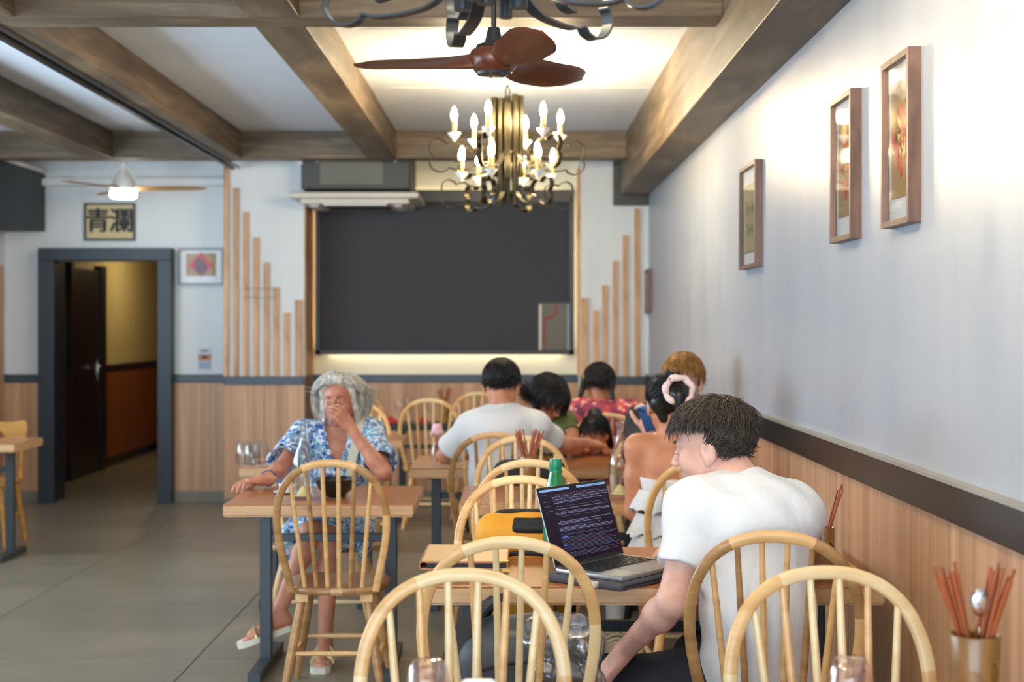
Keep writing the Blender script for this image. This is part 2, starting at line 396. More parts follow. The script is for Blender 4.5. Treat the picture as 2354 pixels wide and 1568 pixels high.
# ------------------------------------------------------------------ smooth solids: a distance field turned into a mesh
def va(p): return np.array((p[0], p[1], p[2]), dtype=np.float32)
class Field:
    def __init__(s, lo, hi, h):
        s.lo = va(lo); s.h = h; s.n = tuple(int(math.ceil((hi[i]-lo[i])/h))+1 for i in range(3))
        s.d = np.full(s.n, 1.0, dtype=np.float32)
    def sub(s, lo, hi):
        a = [max(0, int((lo[i]-s.lo[i])/s.h)) for i in range(3)]
        b = [min(s.n[i], int((hi[i]-s.lo[i])/s.h)+2) for i in range(3)]
        if any(b[i] <= a[i] for i in range(3)): return None, None
        ax = [(s.lo[i]+s.h*np.arange(a[i], b[i])).astype(np.float32) for i in range(3)]
        X, Y, Z = np.meshgrid(*ax, indexing='ij')
        return (slice(a[0], b[0]), slice(a[1], b[1]), slice(a[2], b[2])), np.stack([X, Y, Z], -1)
    def put(s, sl, d, k, op):
        a = s.d[sl]
        if op == 'add':
            if k > 0: hh = np.maximum(k-np.abs(a-d), 0)/k; r = np.minimum(a, d)-hh*hh*k*0.25
            else: r = np.minimum(a, d)
        elif op == 'cut':
            d = -d
            if k > 0: hh = np.maximum(k-np.abs(a-d), 0)/k; r = np.maximum(a, d)+hh*hh*k*0.25
            else: r = np.maximum(a, d)
        else: r = np.maximum(a, d)
        s.d[sl] = r
    def cap(s, a, b, ra, rb=None, k=0.02, op='add', squash=None, flatb=False, flata=False):
        rb = ra if rb is None else rb
        a = va(a); b = va(b); r = max(ra, rb)+k+4*s.h
        sl, P = s.sub(np.minimum(a, b)-r, np.maximum(a, b)+r)
        if sl is None: return s
        ab = b-a; L2 = float(ab @ ab)+1e-12; q = P-a
        t = np.clip((q @ ab)/L2, 0, 1)
        w = q-t[..., None]*ab
        if squash is not None:
            u = va(squash[0]); u /= np.linalg.norm(u); cu = w @ u
            w = w+((1/squash[1]-1)*cu)[..., None]*u
        d = np.linalg.norm(w, axis=-1)-(ra+(rb-ra)*t)
        ln = math.sqrt(L2)
        if flatb: d = np.maximum(d, (q @ ab)/ln-ln)
        if flata: d = np.maximum(d, -(q @ ab)/ln)
        s.put(sl, d.astype(np.float32), k, op); return s
    def ell(s, c, r, R=None, k=0.02, op='add'):
        c = va(c); rr = va(r); m = float(rr.max())+k+4*s.h
        sl, P = s.sub(c-m, c+m)
        if sl is None: return s
        q = P-c
        if R is not None: q = q @ np.array(R, dtype=np.float32)
        k0 = np.linalg.norm(q/rr, axis=-1); k1 = np.linalg.norm(q/(rr*rr), axis=-1)+1e-9
        s.put(sl, (k0*(k0-1)/k1).astype(np.float32), k, op); return s
    def rbox(s, c, hd, R=None, rad=0.01, k=0.01, op='add'):
        c = va(c); hv = va(hd); m = float(np.linalg.norm(hv))+k+4*s.h
        sl, P = s.sub(c-m, c+m)
        if sl is None: return s
        q = P-c
        if R is not None: q = q @ np.array(R, dtype=np.float32)
        e = np.abs(q)-(hv-rad)
        d = np.linalg.norm(np.maximum(e, 0), axis=-1)+np.minimum(e.max(-1), 0)-rad
        s.put(sl, d.astype(np.float32), k, op); return s
    def warp(s, fn):
        sl, P = s.sub(s.lo, s.lo+s.h*np.array(s.n)); s.d[sl] = s.d[sl]+fn(P).astype(np.float32); return s
    def keep(s, fn):
        """cut away where fn(P) > 0 (fn is a signed distance)"""
        sl, P = s.sub(s.lo, s.lo+s.h*np.array(s.n)); s.d[sl] = np.maximum(s.d[sl], fn(P).astype(np.float32)); return s
    def nets(s):
        d = s.d.copy()
        d[0] = d[-1] = 1; d[:, 0] = d[:, -1] = 1; d[:, :, 0] = d[:, :, -1] = 1
        ins = d < 0; n = d.shape
        c = np.zeros([x-1 for x in n], dtype=np.int8)
        offs = [(i, j, k) for i in (0, 1) for j in (0, 1) for k in (0, 1)]
        for i, j, k in offs: c += ins[i:n[0]-1+i, j:n[1]-1+j, k:n[2]-1+k]
        act = (c > 0) & (c < 8); I = np.argwhere(act)
        if len(I) == 0: return np.zeros((0, 3)), np.zeros((0, 4), int)
        idx = np.full(act.shape, -1, dtype=np.int64); idx[act] = np.arange(len(I))
        acc = np.zeros((len(I), 3)); cnt = np.zeros(len(I))
        for a in offs:
            for ax in range(3):
                if a[ax]: continue
                b = list(a); b[ax] = 1
                da = d[I[:, 0]+a[0], I[:, 1]+a[1], I[:, 2]+a[2]]; db = d[I[:, 0]+b[0], I[:, 1]+b[1], I[:, 2]+b[2]]
                m = (da < 0) != (db < 0); t = np.where(m, da/(da-db+1e-12), 0)
                p = np.tile(np.array(a, float), (len(I), 1)); p[:, ax] += t
                acc += p*m[:, None]; cnt += m
        V = (I+acc/cnt[:, None])*s.h+s.lo
        Q = []
        for ax in range(3):
            sl0 = [slice(None)]*3; sl1 = [slice(None)]*3; sl0[ax] = slice(0, -1); sl1[ax] = slice(1, None)
            A = ins[tuple(sl0)]; B = ins[tuple(sl1)]; E = np.argwhere(A != B)
            u, w = [(1, 2), (2, 0), (0, 1)][ax]
            E = E[(E[:, u] > 0) & (E[:, w] > 0) & (E[:, u] < n[u]-1) & (E[:, w] < n[w]-1)]
            def at(du, dw):
                q = E.copy(); q[:, u] -= du; q[:, w] -= dw; return idx[q[:, 0], q[:, 1], q[:, 2]]
            q = np.stack([at(1, 1), at(0, 1), at(0, 0), at(1, 0)], 1)
            flip = ~A[E[:, 0], E[:, 1], E[:, 2]]; q[flip] = q[flip][:, ::-1]
            Q.append(q)
        Q = np.concatenate(Q); Q = Q[(Q >= 0).all(1)]
        return V, Q
def mesh_np(name, parts, mats):
    """parts: list of (V, Q) joined into one smooth mesh; parts[i] may carry a material index as third entry"""
    Vs, Fs, mi, o = [], [], [], 0
    for p in parts:
        V, Q = p[0], p[1]
        Vs.append(V); Fs.append(Q+o); mi += [p[2] if len(p) > 2 else 0]*len(Q); o += len(V)
    V = np.concatenate(Vs); me = bpy.data.meshes.new(name)
    Qa = np.concatenate(Fs); k = Qa.shape[1]
    me.vertices.add(len(V)); me.vertices.foreach_set('co', V.astype(np.float32).ravel())
    me.loops.add(len(Qa)*k); me.loops.foreach_set('vertex_index', Qa.astype(np.int32).ravel())
    me.polygons.add(len(Qa)); me.polygons.foreach_set('loop_start', (np.arange(len(Qa))*k).astype(np.int32))
    me.polygons.foreach_set('loop_total', np.full(len(Qa), k, dtype=np.int32))
    mats = mats if isinstance(mats, (list, tuple)) else [mats]
    for m in mats: me.materials.append(m)
    me.update(calc_edges=True)
    me.polygons.foreach_set('material_index', mi); me.polygons.foreach_set('use_smooth', [True]*len(Qa))
    me.validate(); return me
def solid(name, fields, mats, parent=None):
    fields = fields if isinstance(fields, (list, tuple)) else [fields]
    return link(name, mesh_np(name, [f.nets() for f in fields], mats), parent)
def wrinkle(amp, freq, seed, axis=(1, 1, 1)):
    rg = np.random.default_rng(seed); ws = []
    for i in range(7):
        k = rg.normal(size=3)*np.array(axis); k = k/np.linalg.norm(k)*freq*rg.uniform(0.6, 1.9); ws.append((k, rg.uniform(0, 6.28)))
    def fn(P):
        a = np.zeros(P.shape[:-1], dtype=np.float32)
        w = np.sin(P @ ws[0][0].astype(np.float32)*0.5+ws[0][1])
        for k, ph in ws[1:]: a += np.sin(P @ k.astype(np.float32)+ph+w*1.3)
        return a*(amp/3.0)
    return fn
# ------------------------------------------------------------------ the room
XR, XL, YB, ZC = 1.11, -4.30, 12.06, 2.98
PILY = 11.57
def struct(name, mb, m, smooth=None): return tag(obj(name, mb, m, None, smooth), kind='structure')
def root_struct(name):
    o = bpy.data.objects.new(name, None); COL.objects.link(o); o['kind'] = 'structure'; return o
# floor: a bed with separate tiles on it
floor = struct('floor', MB().box((-1.6, 7.6, -0.06), (5.9, 20.9, 0.10)), M_grout)
xs = [-4.30, -3.81, -2.61, -1.41, -0.21, 0.99, 1.11]
ys = [-2.8]+[8.74+1.2*k for k in range(-9, 8)]+[17.9]
ys = [y for y in ys if y <= 17.9]
tile_cache = {}
for i in range(len(xs)-1):
    for j in range(len(ys)-1):
        w, d = xs[i+1]-xs[i]-0.005, ys[j+1]-ys[j]-0.005
        if d < 0.02: continue
        if ys[j] > 12.2 and xs[i] > -2.5: continue
        key = (round(w, 3), round(d, 3))
        if key not in tile_cache:
            tile_cache[key] = MB().box((0, 0, -0.006), (w, d, 0.012), bev=0.0015).mesh('tile', M_tile)
        link('tile', tile_cache[key], floor, ((xs[i]+xs[i+1])/2, (ys[j]+ys[j+1])/2, 0))
# ceiling with beams
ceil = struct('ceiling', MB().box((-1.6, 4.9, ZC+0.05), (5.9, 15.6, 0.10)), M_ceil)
def beam(c, d, m, name='beam'): return obj(name, MB().box(c, d, bev=0.004), m, ceil)
ZB = 2.77
for y0 in (5.92, 10.86, 0.95):
    beam(((XL+0.877)/2, y0+0.10, (ZB+ZC)/2), (0.877-XL, 0.20, ZC-ZB), M_beam_x)
def long_beam(x0, x1, zb, name='beam'):
    for ya, yb in ((-2.7, 0.95), (1.15, 5.92), (6.12, 10.86)):
        o = MB().box((0, 0, 0), (yb-ya, x1-x0, ZC-zb), bev=0.004)
        obj(name, o, M_beam_x, ceil, loc=((x0+x1)/2, (ya+yb)/2, (zb+ZC)/2), rot=(0, 0, math.pi/2))
long_beam(-1.105, -0.885, ZB)
long_beam(-2.26, -2.07, ZB)
long_beam(-3.27, -3.05, ZB)
# deep beam along the right wall and the box it runs into
o = MB().box((0, 0, 0), (14.2, 0.233, ZC-2.55), bev=0.004)
obj('beam', o, M_beam_x, ceil, loc=(0.9935, 4.4, (ZC+2.55)/2), rot=(0, 0, math.pi/2))
obj('beam_end_box', MB().box((0.965, 11.53, 2.715), (0.29, 0.06, 0.50)), M_duct, ceil)
obj('cable_trunking', MB().box((-2.245, 6.0, ZB-0.012), (0.03, 10.9, 0.024)), M_blackpaint, ceil)
obj('cable_trunking', MB().box((-2.195, 6.0, ZB-0.006), (0.016, 10.9, 0.012)), M_rail, ceil)
for y in (7.15, 8.9): obj('ceiling_joint', MB().box((0.05, y, ZC-0.001), (1.62, 0.010, 0.003)), M_white, ceil)

# ---- right wall
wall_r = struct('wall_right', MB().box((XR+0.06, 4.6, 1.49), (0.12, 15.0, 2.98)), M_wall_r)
y = -2.8
panel = MB().box((0, 0, 0), (0.012, 1.236, 0.92), bev=0.002).mesh('panel', M_lamin)
while y < 11.5:
    link('panel', panel, wall_r, (XR-0.006, y+0.62, 0.54)); y += 1.24
obj('rail', MB().box((XR-0.013, 4.39, 1.043), (0.026, 14.36, 0.095), bev=0.003), M_rail_r, wall_r)
obj('rail_top', MB().box((XR-0.015, 4.39, 1.095), (0.030, 14.36, 0.010)), M_rail_top, wall_r)
obj('skirting', MB().box((XR-0.008, 4.39, 0.04), (0.016, 14.36, 0.08)), M_rail_r, wall_r)
# ---- left wall (runs on into the corridor)
wl = MB().box((XL-0.06, 13.7, 1.49), (0.12, 8.8, 2.98)); wl.box((XL-0.06, 0.15, 1.49), (0.12, 6.0, 2.98))
wl.box((XL-0.06, 6.22, 0.45), (0.12, 6.2, 0.90)); wl.box((XL-0.06, 6.22, 2.78), (0.12, 6.2, 0.40))  # opening left for the added window
wall_l = struct('wall_left', wl, M_wall)
win2 = root_struct('added_window')  # unseen window added to let fill light into the room
for yy in (3.18, 5.2, 7.2, 9.27): obj('window_frame', MB().box((XL-0.06, yy, 1.74), (0.08, 0.06, 1.68)), M_winframe, win2)
for zz in (0.93, 2.55): obj('window_frame', MB().box((XL-0.06, 6.22, zz), (0.08, 6.2, 0.06)), M_winframe, win2)
obj('corridor_paint', MB().box((XL+0.002, 15.1, 1.72), (0.004, 5.6, 1.28)), M_beige, wall_l)
obj('rail', MB().box((XL+0.01, 15.1, 1.045), (0.02, 5.6, 0.07)), M_blackpaint, wall_l)
for k in range(5): obj('panel', MB().box((XL+0.005, 12.9+1.12*k, 0.55), (0.010, 1.115, 0.92)), M_lamin_dark, wall_l)
obj('skirting', MB().box((XL+0.008, 15.1, 0.045), (0.016, 5.6, 0.09)), M_blackpaint, wall_l)
obj('wood_cladding', MB().box((XL+0.006, 10.7, 1.0), (0.012, 2.6, 2.0)), M_lamin, wall_l)
# ---- front wall: glazed shop front behind the camera
wall_f = root_struct('wall_front')
obj('shopfront_sill', MB().box((-1.6, -2.85, 0.15), (5.5, 0.12, 0.30)), M_rail, wall_f)
obj('shopfront_head', MB().box((-1.6, -2.85, 2.90), (5.5, 0.12, 0.20)), M_rail, wall_f)
# ---- back wall
wall_b = root_struct('wall_back')
def wb(name, c, d, m, bev=0.0): return obj(name, MB().box(c, d, bev=bev), m, wall_b)
def bx(px, s=271.06): return (px-CX)/s
DX0, DX1, DZ = -3.845, -2.977, 2.04          # door opening
wb('plaster', ((XL+DX0)/2, YB+0.06, 1.49), (DX0-XL, 0.12, 2.98), M_wall)
wb('plaster', ((DX0+DX1)/2, YB+0.06, (DZ+ZC)/2), (DX1-DX0, 0.12, ZC-DZ), M_wall)
wb('plaster', ((DX1-2.30)/2, YB+0.06, 1.49), (-2.30-DX1, 0.12, 2.98), M_wall)
wb('plaster', ((-2.34-1.69)/2, (PILY+YB+0.12)/2, 1.49), (0.65, YB+0.12-PILY, 2.98), M_wall)      # pier left of the window
wb('plaster', ((-1.69+0.56)/2, YB+0.06, 1.49), (2.25, 0.12, 2.98), M_cream)                      # window recess
wb('plaster', ((0.56+XR)/2, (PILY+YB+0.12)/2, 1.49), (XR-0.56, YB+0.12-PILY, 2.98), M_wall)      # pier right of the window
wb('cornice', ((XL-2.35)/2, YB-0.05, 2.70), (-2.35-XL, 0.10, 0.06), M_wall)
def wain(x0, x1, y, n):
    w = (x1-x0)/n
    for k in range(n): wb('panel', (x0+w*(k+0.5), y-0.006, 0.55), (w-0.004, 0.012, 0.92), M_lamin, 0.002)
    wb('rail', ((x0+x1)/2, y-0.012, 1.045), (x1-x0, 0.024, 0.07), M_rail, 0.003)
    wb('skirting', ((x0+x1)/2, y-0.004, 0.045), (x1-x0, 0.008, 0.09), M_tile)
wain(XL, -3.98, YB, 1); wain(-2.86, -2.34, YB, 1); wain(-2.34, -1.69, PILY, 2); wain(-1.69, 0.56, YB, 4); wain(0.56, XR, PILY, 1)
# wooden side of the left pier
wb('pier_side_board', (-1.684, (PILY+YB)/2, 1.89), (0.012, YB-PILY-0.01, 1.62), M_slat)
wb('pier_side_board', (-1.684, (PILY+YB)/2, 0.54), (0.012, YB-PILY-0.01, 1.08), M_walnut)
wb('pier_edge_board', (0.545, PILY+0.03, 1.93), (0.03, 0.06, 1.69), M_slat)
# rising and falling wooden slats
SP = F_PX/PILY
def slat(px, top, w=0.040):
    z1 = H_CAM+(HY-top)*PILY/F_PX; z0 = 1.08
    obj('slat', MB().box((0, 0, 0), (w, 0.028, z1-z0), bev=0.002), M_slat, wall_b, loc=((px-CX)/SP, PILY-0.014, (z0+z1)/2))
for px, t in ((521, 372), (543, 433), (566, 488), (589, 547), (613, 604), (635, 661), (659, 719)): slat(px, t)
slat(687, 690, 0.055)
for px, t in ((1369, 714), (1390, 657), (1414, 600), (1437, 541), (1464, 480)): slat(px, t)
slat(1344, 685, 0.052)
wb('slat_wire', (bx(600, SP), PILY-0.032, 1.79), (0.26, 0.004, 0.004), M_blackpaint)
wb('slat_wire', (bx(600, SP), PILY-0.032, 1.72), (0.26, 0.004, 0.004), M_blackpaint)
# ---- doorway frame
door = root_struct('door_1')
for x0, x1 in ((-3.98, DX0), (DX1, -2.86)):
    obj('jamb', MB().box(((x0+x1)/2, YB+0.02, 1.02), (x1-x0, 0.30, 2.04), bev=0.004), M_doorframe, door)
obj('lintel', MB().box((-3.42, YB+0.02, 2.093), (1.12, 0.30, 0.104), bev=0.004), M_doorframe, door)
# ---- corridor behind the doorway
cor = root_struct('wall_corridor')
obj('plaster', MB().box((-2.79, 15.05, 1.3), (0.12, 5.7, 2.6)), M_redbrown, cor)
obj('plaster', MB().box((-3.5, 17.86, 1.3), (1.7, 0.12, 2.6)), M_redbrown, cor)
obj('ceiling_board', MB().box((-3.5, 15.1, 2.55), (1.7, 5.7, 0.1)), M_beige, cor)
door2 = root_struct('door_2')
obj('door_leaf', MB().box((XL+0.03, 14.2, 1.03), (0.05, 0.84, 2.06), bev=0.004), M_blackpaint, door2)
obj('jamb', MB().box((XL+0.03, 14.74, 1.05), (0.08, 0.20, 2.12)), M_blackpaint, door2)
obj('jamb', MB().box((XL+0.03, 13.72, 1.05), (0.08, 0.10, 2.12)), M_blackpaint, door2)
hd = MB().box((XL+0.06, 14.56, 1.04), (0.012, 0.05, 0.22), bev=0.004); hd.tube([(XL+0.06, 14.56, 1.08), (XL+0.11, 14.56, 1.08), (XL+0.11, 14.45, 1.08)], 0.010, 8)
obj('handle', hd, M_chrome, door2, 40)
cl = thing('added_corridor_lamp', 'added unseen lamp lighting the corridor behind the doorway', 'lamp', (-3.5, 15.4, 2.5))  # out-of-sight lamp added to brighten the corridor
obj('lamp_shade', MB().lathe([(0.0, -0.06), (0.08, -0.05), (0.10, -0.02), (0.10, 0.0)], 20), mat('added_lamp_glow', (1, 0.9, 0.7, 1), 0.4, emit=(1, 0.80, 0.48, 1), estr=70), cl, 40)
# ---- window with a dark woven blind
win = root_struct('window_1')
WX0, WX1, WZ0, WZ1 = -1.650, 0.520, 1.247, 2.63
WY = YB-0.11
for c, d in (((WX0+0.02, WY, (WZ0+WZ1)/2), (0.04, 0.05, WZ1-WZ0)), ((WX1-0.02, WY, (WZ0+WZ1)/2), (0.04, 0.05, WZ1-WZ0)),
             (((WX0+WX1)/2, WY, WZ0+0.02), (WX1-WX0, 0.05, 0.04)), (((WX0+WX1)/2, WY, WZ1-0.05), (WX1-WX0, 0.06, 0.10))):
    obj('window_frame', MB().box(c, d, bev=0.003), M_winframe, win)
obj('blind', MB().prism([(WX0+0.03, WZ0+0.03), (0.225, WZ0+0.03), (0.225, 1.68), (WX1-0.03, 1.68), (WX1-0.03, WZ1-0.03), (WX0+0.03, WZ1-0.03)], 'y', WY+0.009, WY+0.015), M_blind, win)
obj('pane', MB().box((0.36, WY+0.016, 1.48), (0.26, 0.006, 0.42)), M_winpane, win)
obj('pane_edge', MB().box((0.238, WY+0.004, 1.475), (0.022, 0.012, 0.39)), M_acpanel, win)
obj('pane_edge', MB().box((0.478, WY+0.004, 1.475), (0.026, 0.012, 0.39)), M_noticeblue, win)
obj('red_reflection', MB().tube(catmull([(0.262, WY+0.008, 1.31), (0.268, WY+0.008, 1.45), (0.278, WY+0.008, 1.55), (0.33, WY+0.008, 1.56), (0.366, WY+0.008, 1.61), (0.37, WY+0.008, 1.67)], 5), 0.006, 6), M_redtag, win, 60)  # lantern reflection in the pane, shaped as a red tube
obj('window_back', MB().box(((WX0+WX1)/2, WY+0.04, (WZ0+WZ1)/2), (WX1-WX0, 0.03, WZ1-WZ0)), M_winframe, win)
# LED halo behind the window frame
for c, d in (((WX0+0.10, YB-0.035, (WZ0+WZ1)/2), (0.012, 0.012, WZ1-WZ0-0.2)), ((WX1-0.10, YB-0.035, (WZ0+WZ1)/2), (0.012, 0.012, WZ1-WZ0-0.2)),
             (((WX0+WX1)/2, YB-0.035, WZ0+0.035), (WX1-WX0-0.2, 0.012, 0.012)), (((WX0+WX1)/2, YB-0.035, WZ1-0.06), (WX1-WX0-0.2, 0.012, 0.012))):
    obj('led_strip', MB().box(c, d), M_led, win)

# ------------------------------------------------------------------ things on walls and ceiling
# air conditioner under the back beam
ac = thing('air_conditioner', 'dark ceiling air conditioner with a pale slatted panel above the blind', 'air conditioner', (bx(818, 290), 11.55, 2.44))
obj('body', MB().box((0, 0.05, 0.28), (0.86, 0.72, 0.30), bev=0.01), M_duct, ac)
obj('duct_plate', MB().box((-0.03, -0.312, 0.29), (0.50, 0.01, 0.24)), M_ductplate, ac)
obj('panel', MB().box((0, 0, 0.075), (1.02, 0.86, 0.05), bev=0.02), M_acpanel, ac)
obj('panel', MB().box((0, 0, 0.035), (0.86, 0.72, 0.05), bev=0.02), M_acpanel, ac)
obj('grille', MB().box((0, 0, 0.008), (0.5, 0.4, 0.01)), M_duct, ac)
for sx in (-1, 1): obj('air_flap', MB().box((sx*0.33, 0, 0.006), (0.07, 0.5, 0.012), bev=0.004), M_white, ac)
obj('air_flap', MB().box((0, -0.30, 0.006), (0.5, 0.07, 0.012), bev=0.004), M_white, ac)
obj('pipe', MB().tube([(-0.42, -0.28, 0.40), (-0.44, -0.33, 0.34)], 0.025, 10), M_white, ac, 40)
for px in (-0.30, 0.32): obj('bracket', MB().tube([(px, -0.318, 0.36), (px, -0.33, 0.36)], 0.02, 10), M_acpanel, ac, 40)
# dark box in the back left corner
db = thing('service_box', 'large dark box with a sloping pale top strip in the upper left corner', 'box', (-4.05, 11.78, 2.29))
obj('box_body', MB().prism([(-0.24, 0.0), (0.10, 0.0), (0.10, 0.48), (-0.24, 0.58)], 'y', -0.25, 0.25), M_navybox, db)
obj('top_strip', MB().prism([(-0.24, 0.585), (0.105, 0.485), (0.105, 0.52), (-0.24, 0.62)], 'y', -0.27, 0.25), M_acpanel, db)
# framed pictures on the right wall
def wall_frame(name, label, y0, y1, z0, z1, art, group=None):
    t = thing(name, label, 'picture', (XR, (y0+y1)/2, z0), 0, group)
    w, h, b, dp = y1-y0, z1-z0, 0.018, 0.036
    for sy in (-1, 1): obj('frame_bar', MB().box((-dp/2, sy*(w/2-b/2), h/2), (dp, b, h), bev=0.001), M_walnut, t)
    for z in (b/2, h-b/2): obj('frame_bar', MB().box((-dp/2, 0, z), (dp, w-2*b, b), bev=0.001), M_walnut, t)
    obj('mat_board', MB().box((-0.012, 0, h/2), (0.004, w-2*b, h-2*b)), M_paper, t)
    art(t, w, h)
    obj('pane', MB().box((-0.026, 0, h/2), (0.002, w-2*b, h-2*b)), M_pane, t)
    return t
def quad_x(x, pts): return MB().prism(pts, 'x', x, x-0.001)
def art_diamond(seed):
    def fn(t, w, h):
        aw, ah, cz = w*0.34, h*0.36, h*0.50
        obj('print', quad_x(-0.015, [(-aw, cz-ah*0.92), (aw, cz-ah*0.92), (aw, cz+ah), (-aw, cz+ah)]), M_kraft, t)
        obj('red_diamond', quad_x(-0.0165, [(0, cz-ah*0.62), (aw*0.92, cz+0.01), (0, cz+ah*0.66), (-aw*0.92, cz+0.01)]), M_red, t)
        rg = random.Random(seed); g = MB(); k = MB()
        for i in range(26):
            a = rg.uniform(0, 6.28); r = rg.uniform(0.1, 0.72)
            y, z = math.cos(a)*r*aw*0.75, cz+math.sin(a)*r*ah*0.5; s = rg.uniform(0.006, 0.016)
            (g if i % 3 else k).add([(-0.0182, y-s, z), (-0.0182, y, z-s*1.4), (-0.0182, y+s, z), (-0.0182, y, z+s*1.4)], [(0, 1, 2, 3)])
        obj('gold_ornament', g, M_goldleaf, t); obj('dark_ornament', k, M_inkgreen, t)
    return fn
def art_text(t, w, h):
    obj('print', quad_x(-0.015, [(-w*0.38, h*0.16), (w*0.38, h*0.16), (w*0.38, h*0.82), (-w*0.38, h*0.82)]), M_olive, t)
    obj('print_line', quad_x(-0.0165, [(-w*0.38, h*0.155), (w*0.38, h*0.155), (w*0.38, h*0.165), (-w*0.38, h*0.165)]), M_inkgreen, t)
    rg = random.Random(3); g = MB()
    for row, z0 in ((0, h*0.53), (1, h*0.35)):
        for c in range(4):
            y0 = w*0.24-c*w*0.15
            for q in range(4):
                if rg.random() < 0.5: a, b = (rg.uniform(0, 0.035), 0.006), (0, 0)
                y, z = y0-rg.uniform(0, 0.035), z0+rg.uniform(0, 0.04)
                if q % 2: g.box((-0.0165, y, z), (0.001, 0.007, rg.uniform(0.02, 0.045)))
                else: g.box((-0.0165, y, z), (0.001, rg.uniform(0.018, 0.035), 0.007))
    obj('green_lettering', g, M_inkgreen, t)
def art_plain(t, w, h):
    obj('print', quad_x(-0.015, [(-w*0.3, h*0.2), (w*0.3, h*0.2), (w*0.3, h*0.8), (-w*0.3, h*0.8)]), M_kraft, t)
wall_frame('picture_frame', 'nearest walnut framed picture on the right wall, red diamond print placed highest in view', 3.855, 4.145, 1.765, 2.242, art_diamond(1), 'walnut pictures on the right wall')
wall_frame('picture_frame', 'second walnut framed picture from the camera, red pointed print with white streak reflections', 4.515, 4.815, 1.762, 2.24, art_diamond(5), 'walnut pictures on the right wall')
wall_frame('picture_frame', 'walnut framed picture with green lettering on olive paper', 6.29, 6.74, 1.749, 2.224, art_text, 'walnut pictures on the right wall')
wall_frame('picture_frame', 'small farthest picture frame on the right wall near the corner slats', 11.25, 11.52, 1.59, 1.94, art_plain, 'walnut pictures on the right wall')
# pictures on the back wall
def text_mesh(s, size, bold=0.0):
    cu = bpy.data.curves.new('lettering', 'FONT'); cu.body = s; cu.size = size; cu.offset = bold; cu.extrude = 0.001
    cu.align_x = 'CENTER'; cu.align_y = 'CENTER'
    ob = bpy.data.objects.new('lettering', cu); COL.objects.link(ob)
    dg = bpy.context.evaluated_depsgraph_get(); dg.update()
    me = bpy.data.meshes.new_from_object(ob.evaluated_get(dg)); bpy.data.objects.remove(ob)
    me.materials.clear(); return me
def back_frame(name, label, px0, px1, py0, py1, m, dp=0.03):
    s = F_PX/YB; x0, x1 = bx(px0, s), bx(px1, s); z1, z0 = H_CAM+(HY-py0)/s, H_CAM+(HY-py1)/s
    t = thing(name, label, 'picture', ((x0+x1)/2, YB, z0)); w, h, b = x1-x0, z1-z0, 0.016
    for sx in (-1, 1): obj('frame_bar', MB().box((sx*(w/2-b/2), -dp/2, h/2), (b, dp, h)), m, t)
    for z in (b/2, h-b/2): obj('frame_bar', MB().box((0, -dp/2, z), (w-2*b, dp, b)), m, t)
    return t, w, h
t, w, h = back_frame('calligraphy_frame', 'dark framed black calligraphy of two characters above the doorway', 195, 312, 467, 553, M_darkframe)
obj('parchment', MB().box((0, -0.008, h/2), (w-0.03, 0.006, h-0.03)), M_parch, t)
for ch, x in (('\u9752', -w*0.235), ('\u703e', w*0.235)):
    g_ = text_mesh(ch, 0.215, 0.0); mb = MB()
    for q, (ox, oy) in enumerate(((0, 0), (0.006, 0), (-0.006, 0), (0, 0.004), (0, -0.004))):
        mb.add([(v.co.x+ox, v.co.y+oy, v.co.z+q*0.0003) for v in g_.vertices], [tuple(p.vertices) for p in g_.polygons])
    me = mb.mesh('brush_character', M_ink)
    link('brush_character', me, t, (x, -0.013, h*0.49), (math.pi/2, 0, 0))
t, w, h = back_frame('diamond_picture', 'grey framed picture of a red diamond on brown paper right of the doorway', 411, 515, 570, 655, M_greyframe)
obj('mat_board', MB().box((0, -0.008, h/2), (w-0.03, 0.006, h-0.03)), M_paper, t)
obj('print', MB().prism([(-0.125, 0.075), (0.125, 0.075), (0.125, 0.265), (-0.125, 0.265)], 'y', -0.012, -0.013), M_kraft, t)
obj('red_diamond', MB().prism([(0, 0.068), (0.108, 0.17), (0, 0.275), (-0.108, 0.17)], 'y', -0.0135, -0.0145), M_red, t)
obj('dark_ornament', MB().prism([(-0.05, 0.12), (-0.02, 0.09), (0.03, 0.09), (0.055, 0.15), (0.02, 0.215), (-0.03, 0.23), (-0.06, 0.18)], 'y', -0.0148, -0.0155), mat('plum_ink', lin(96, 50, 76), 0.6), t)
obj('pane', MB().box((0, -0.022, h/2), (w-0.03, 0.002, h-0.03)), M_pane, t)
t = thing('wall_notice', 'small printed safety notice with orange band above the rail', 'notice', (bx(471), YB, H_CAM+(HY-853)/271.06))
obj('notice_sheet', MB().box((0, -0.002, 0.1), (0.12, 0.004, 0.20)), M_notice, t)
obj('orange_band', MB().box((0, -0.0045, 0.115), (0.11, 0.002, 0.05)), M_noticeor, t)
obj('picture_block', MB().box((0, -0.0045, 0.05), (0.10, 0.002, 0.06)), M_noticeblue, t)
obj('dark_print', MB().box((0, -0.0060, 0.118), (0.04, 0.001, 0.022)), M_ink, t)
obj('dark_print', MB().box((0, -0.0060, 0.17), (0.06, 0.001, 0.012)), M_rail, t)
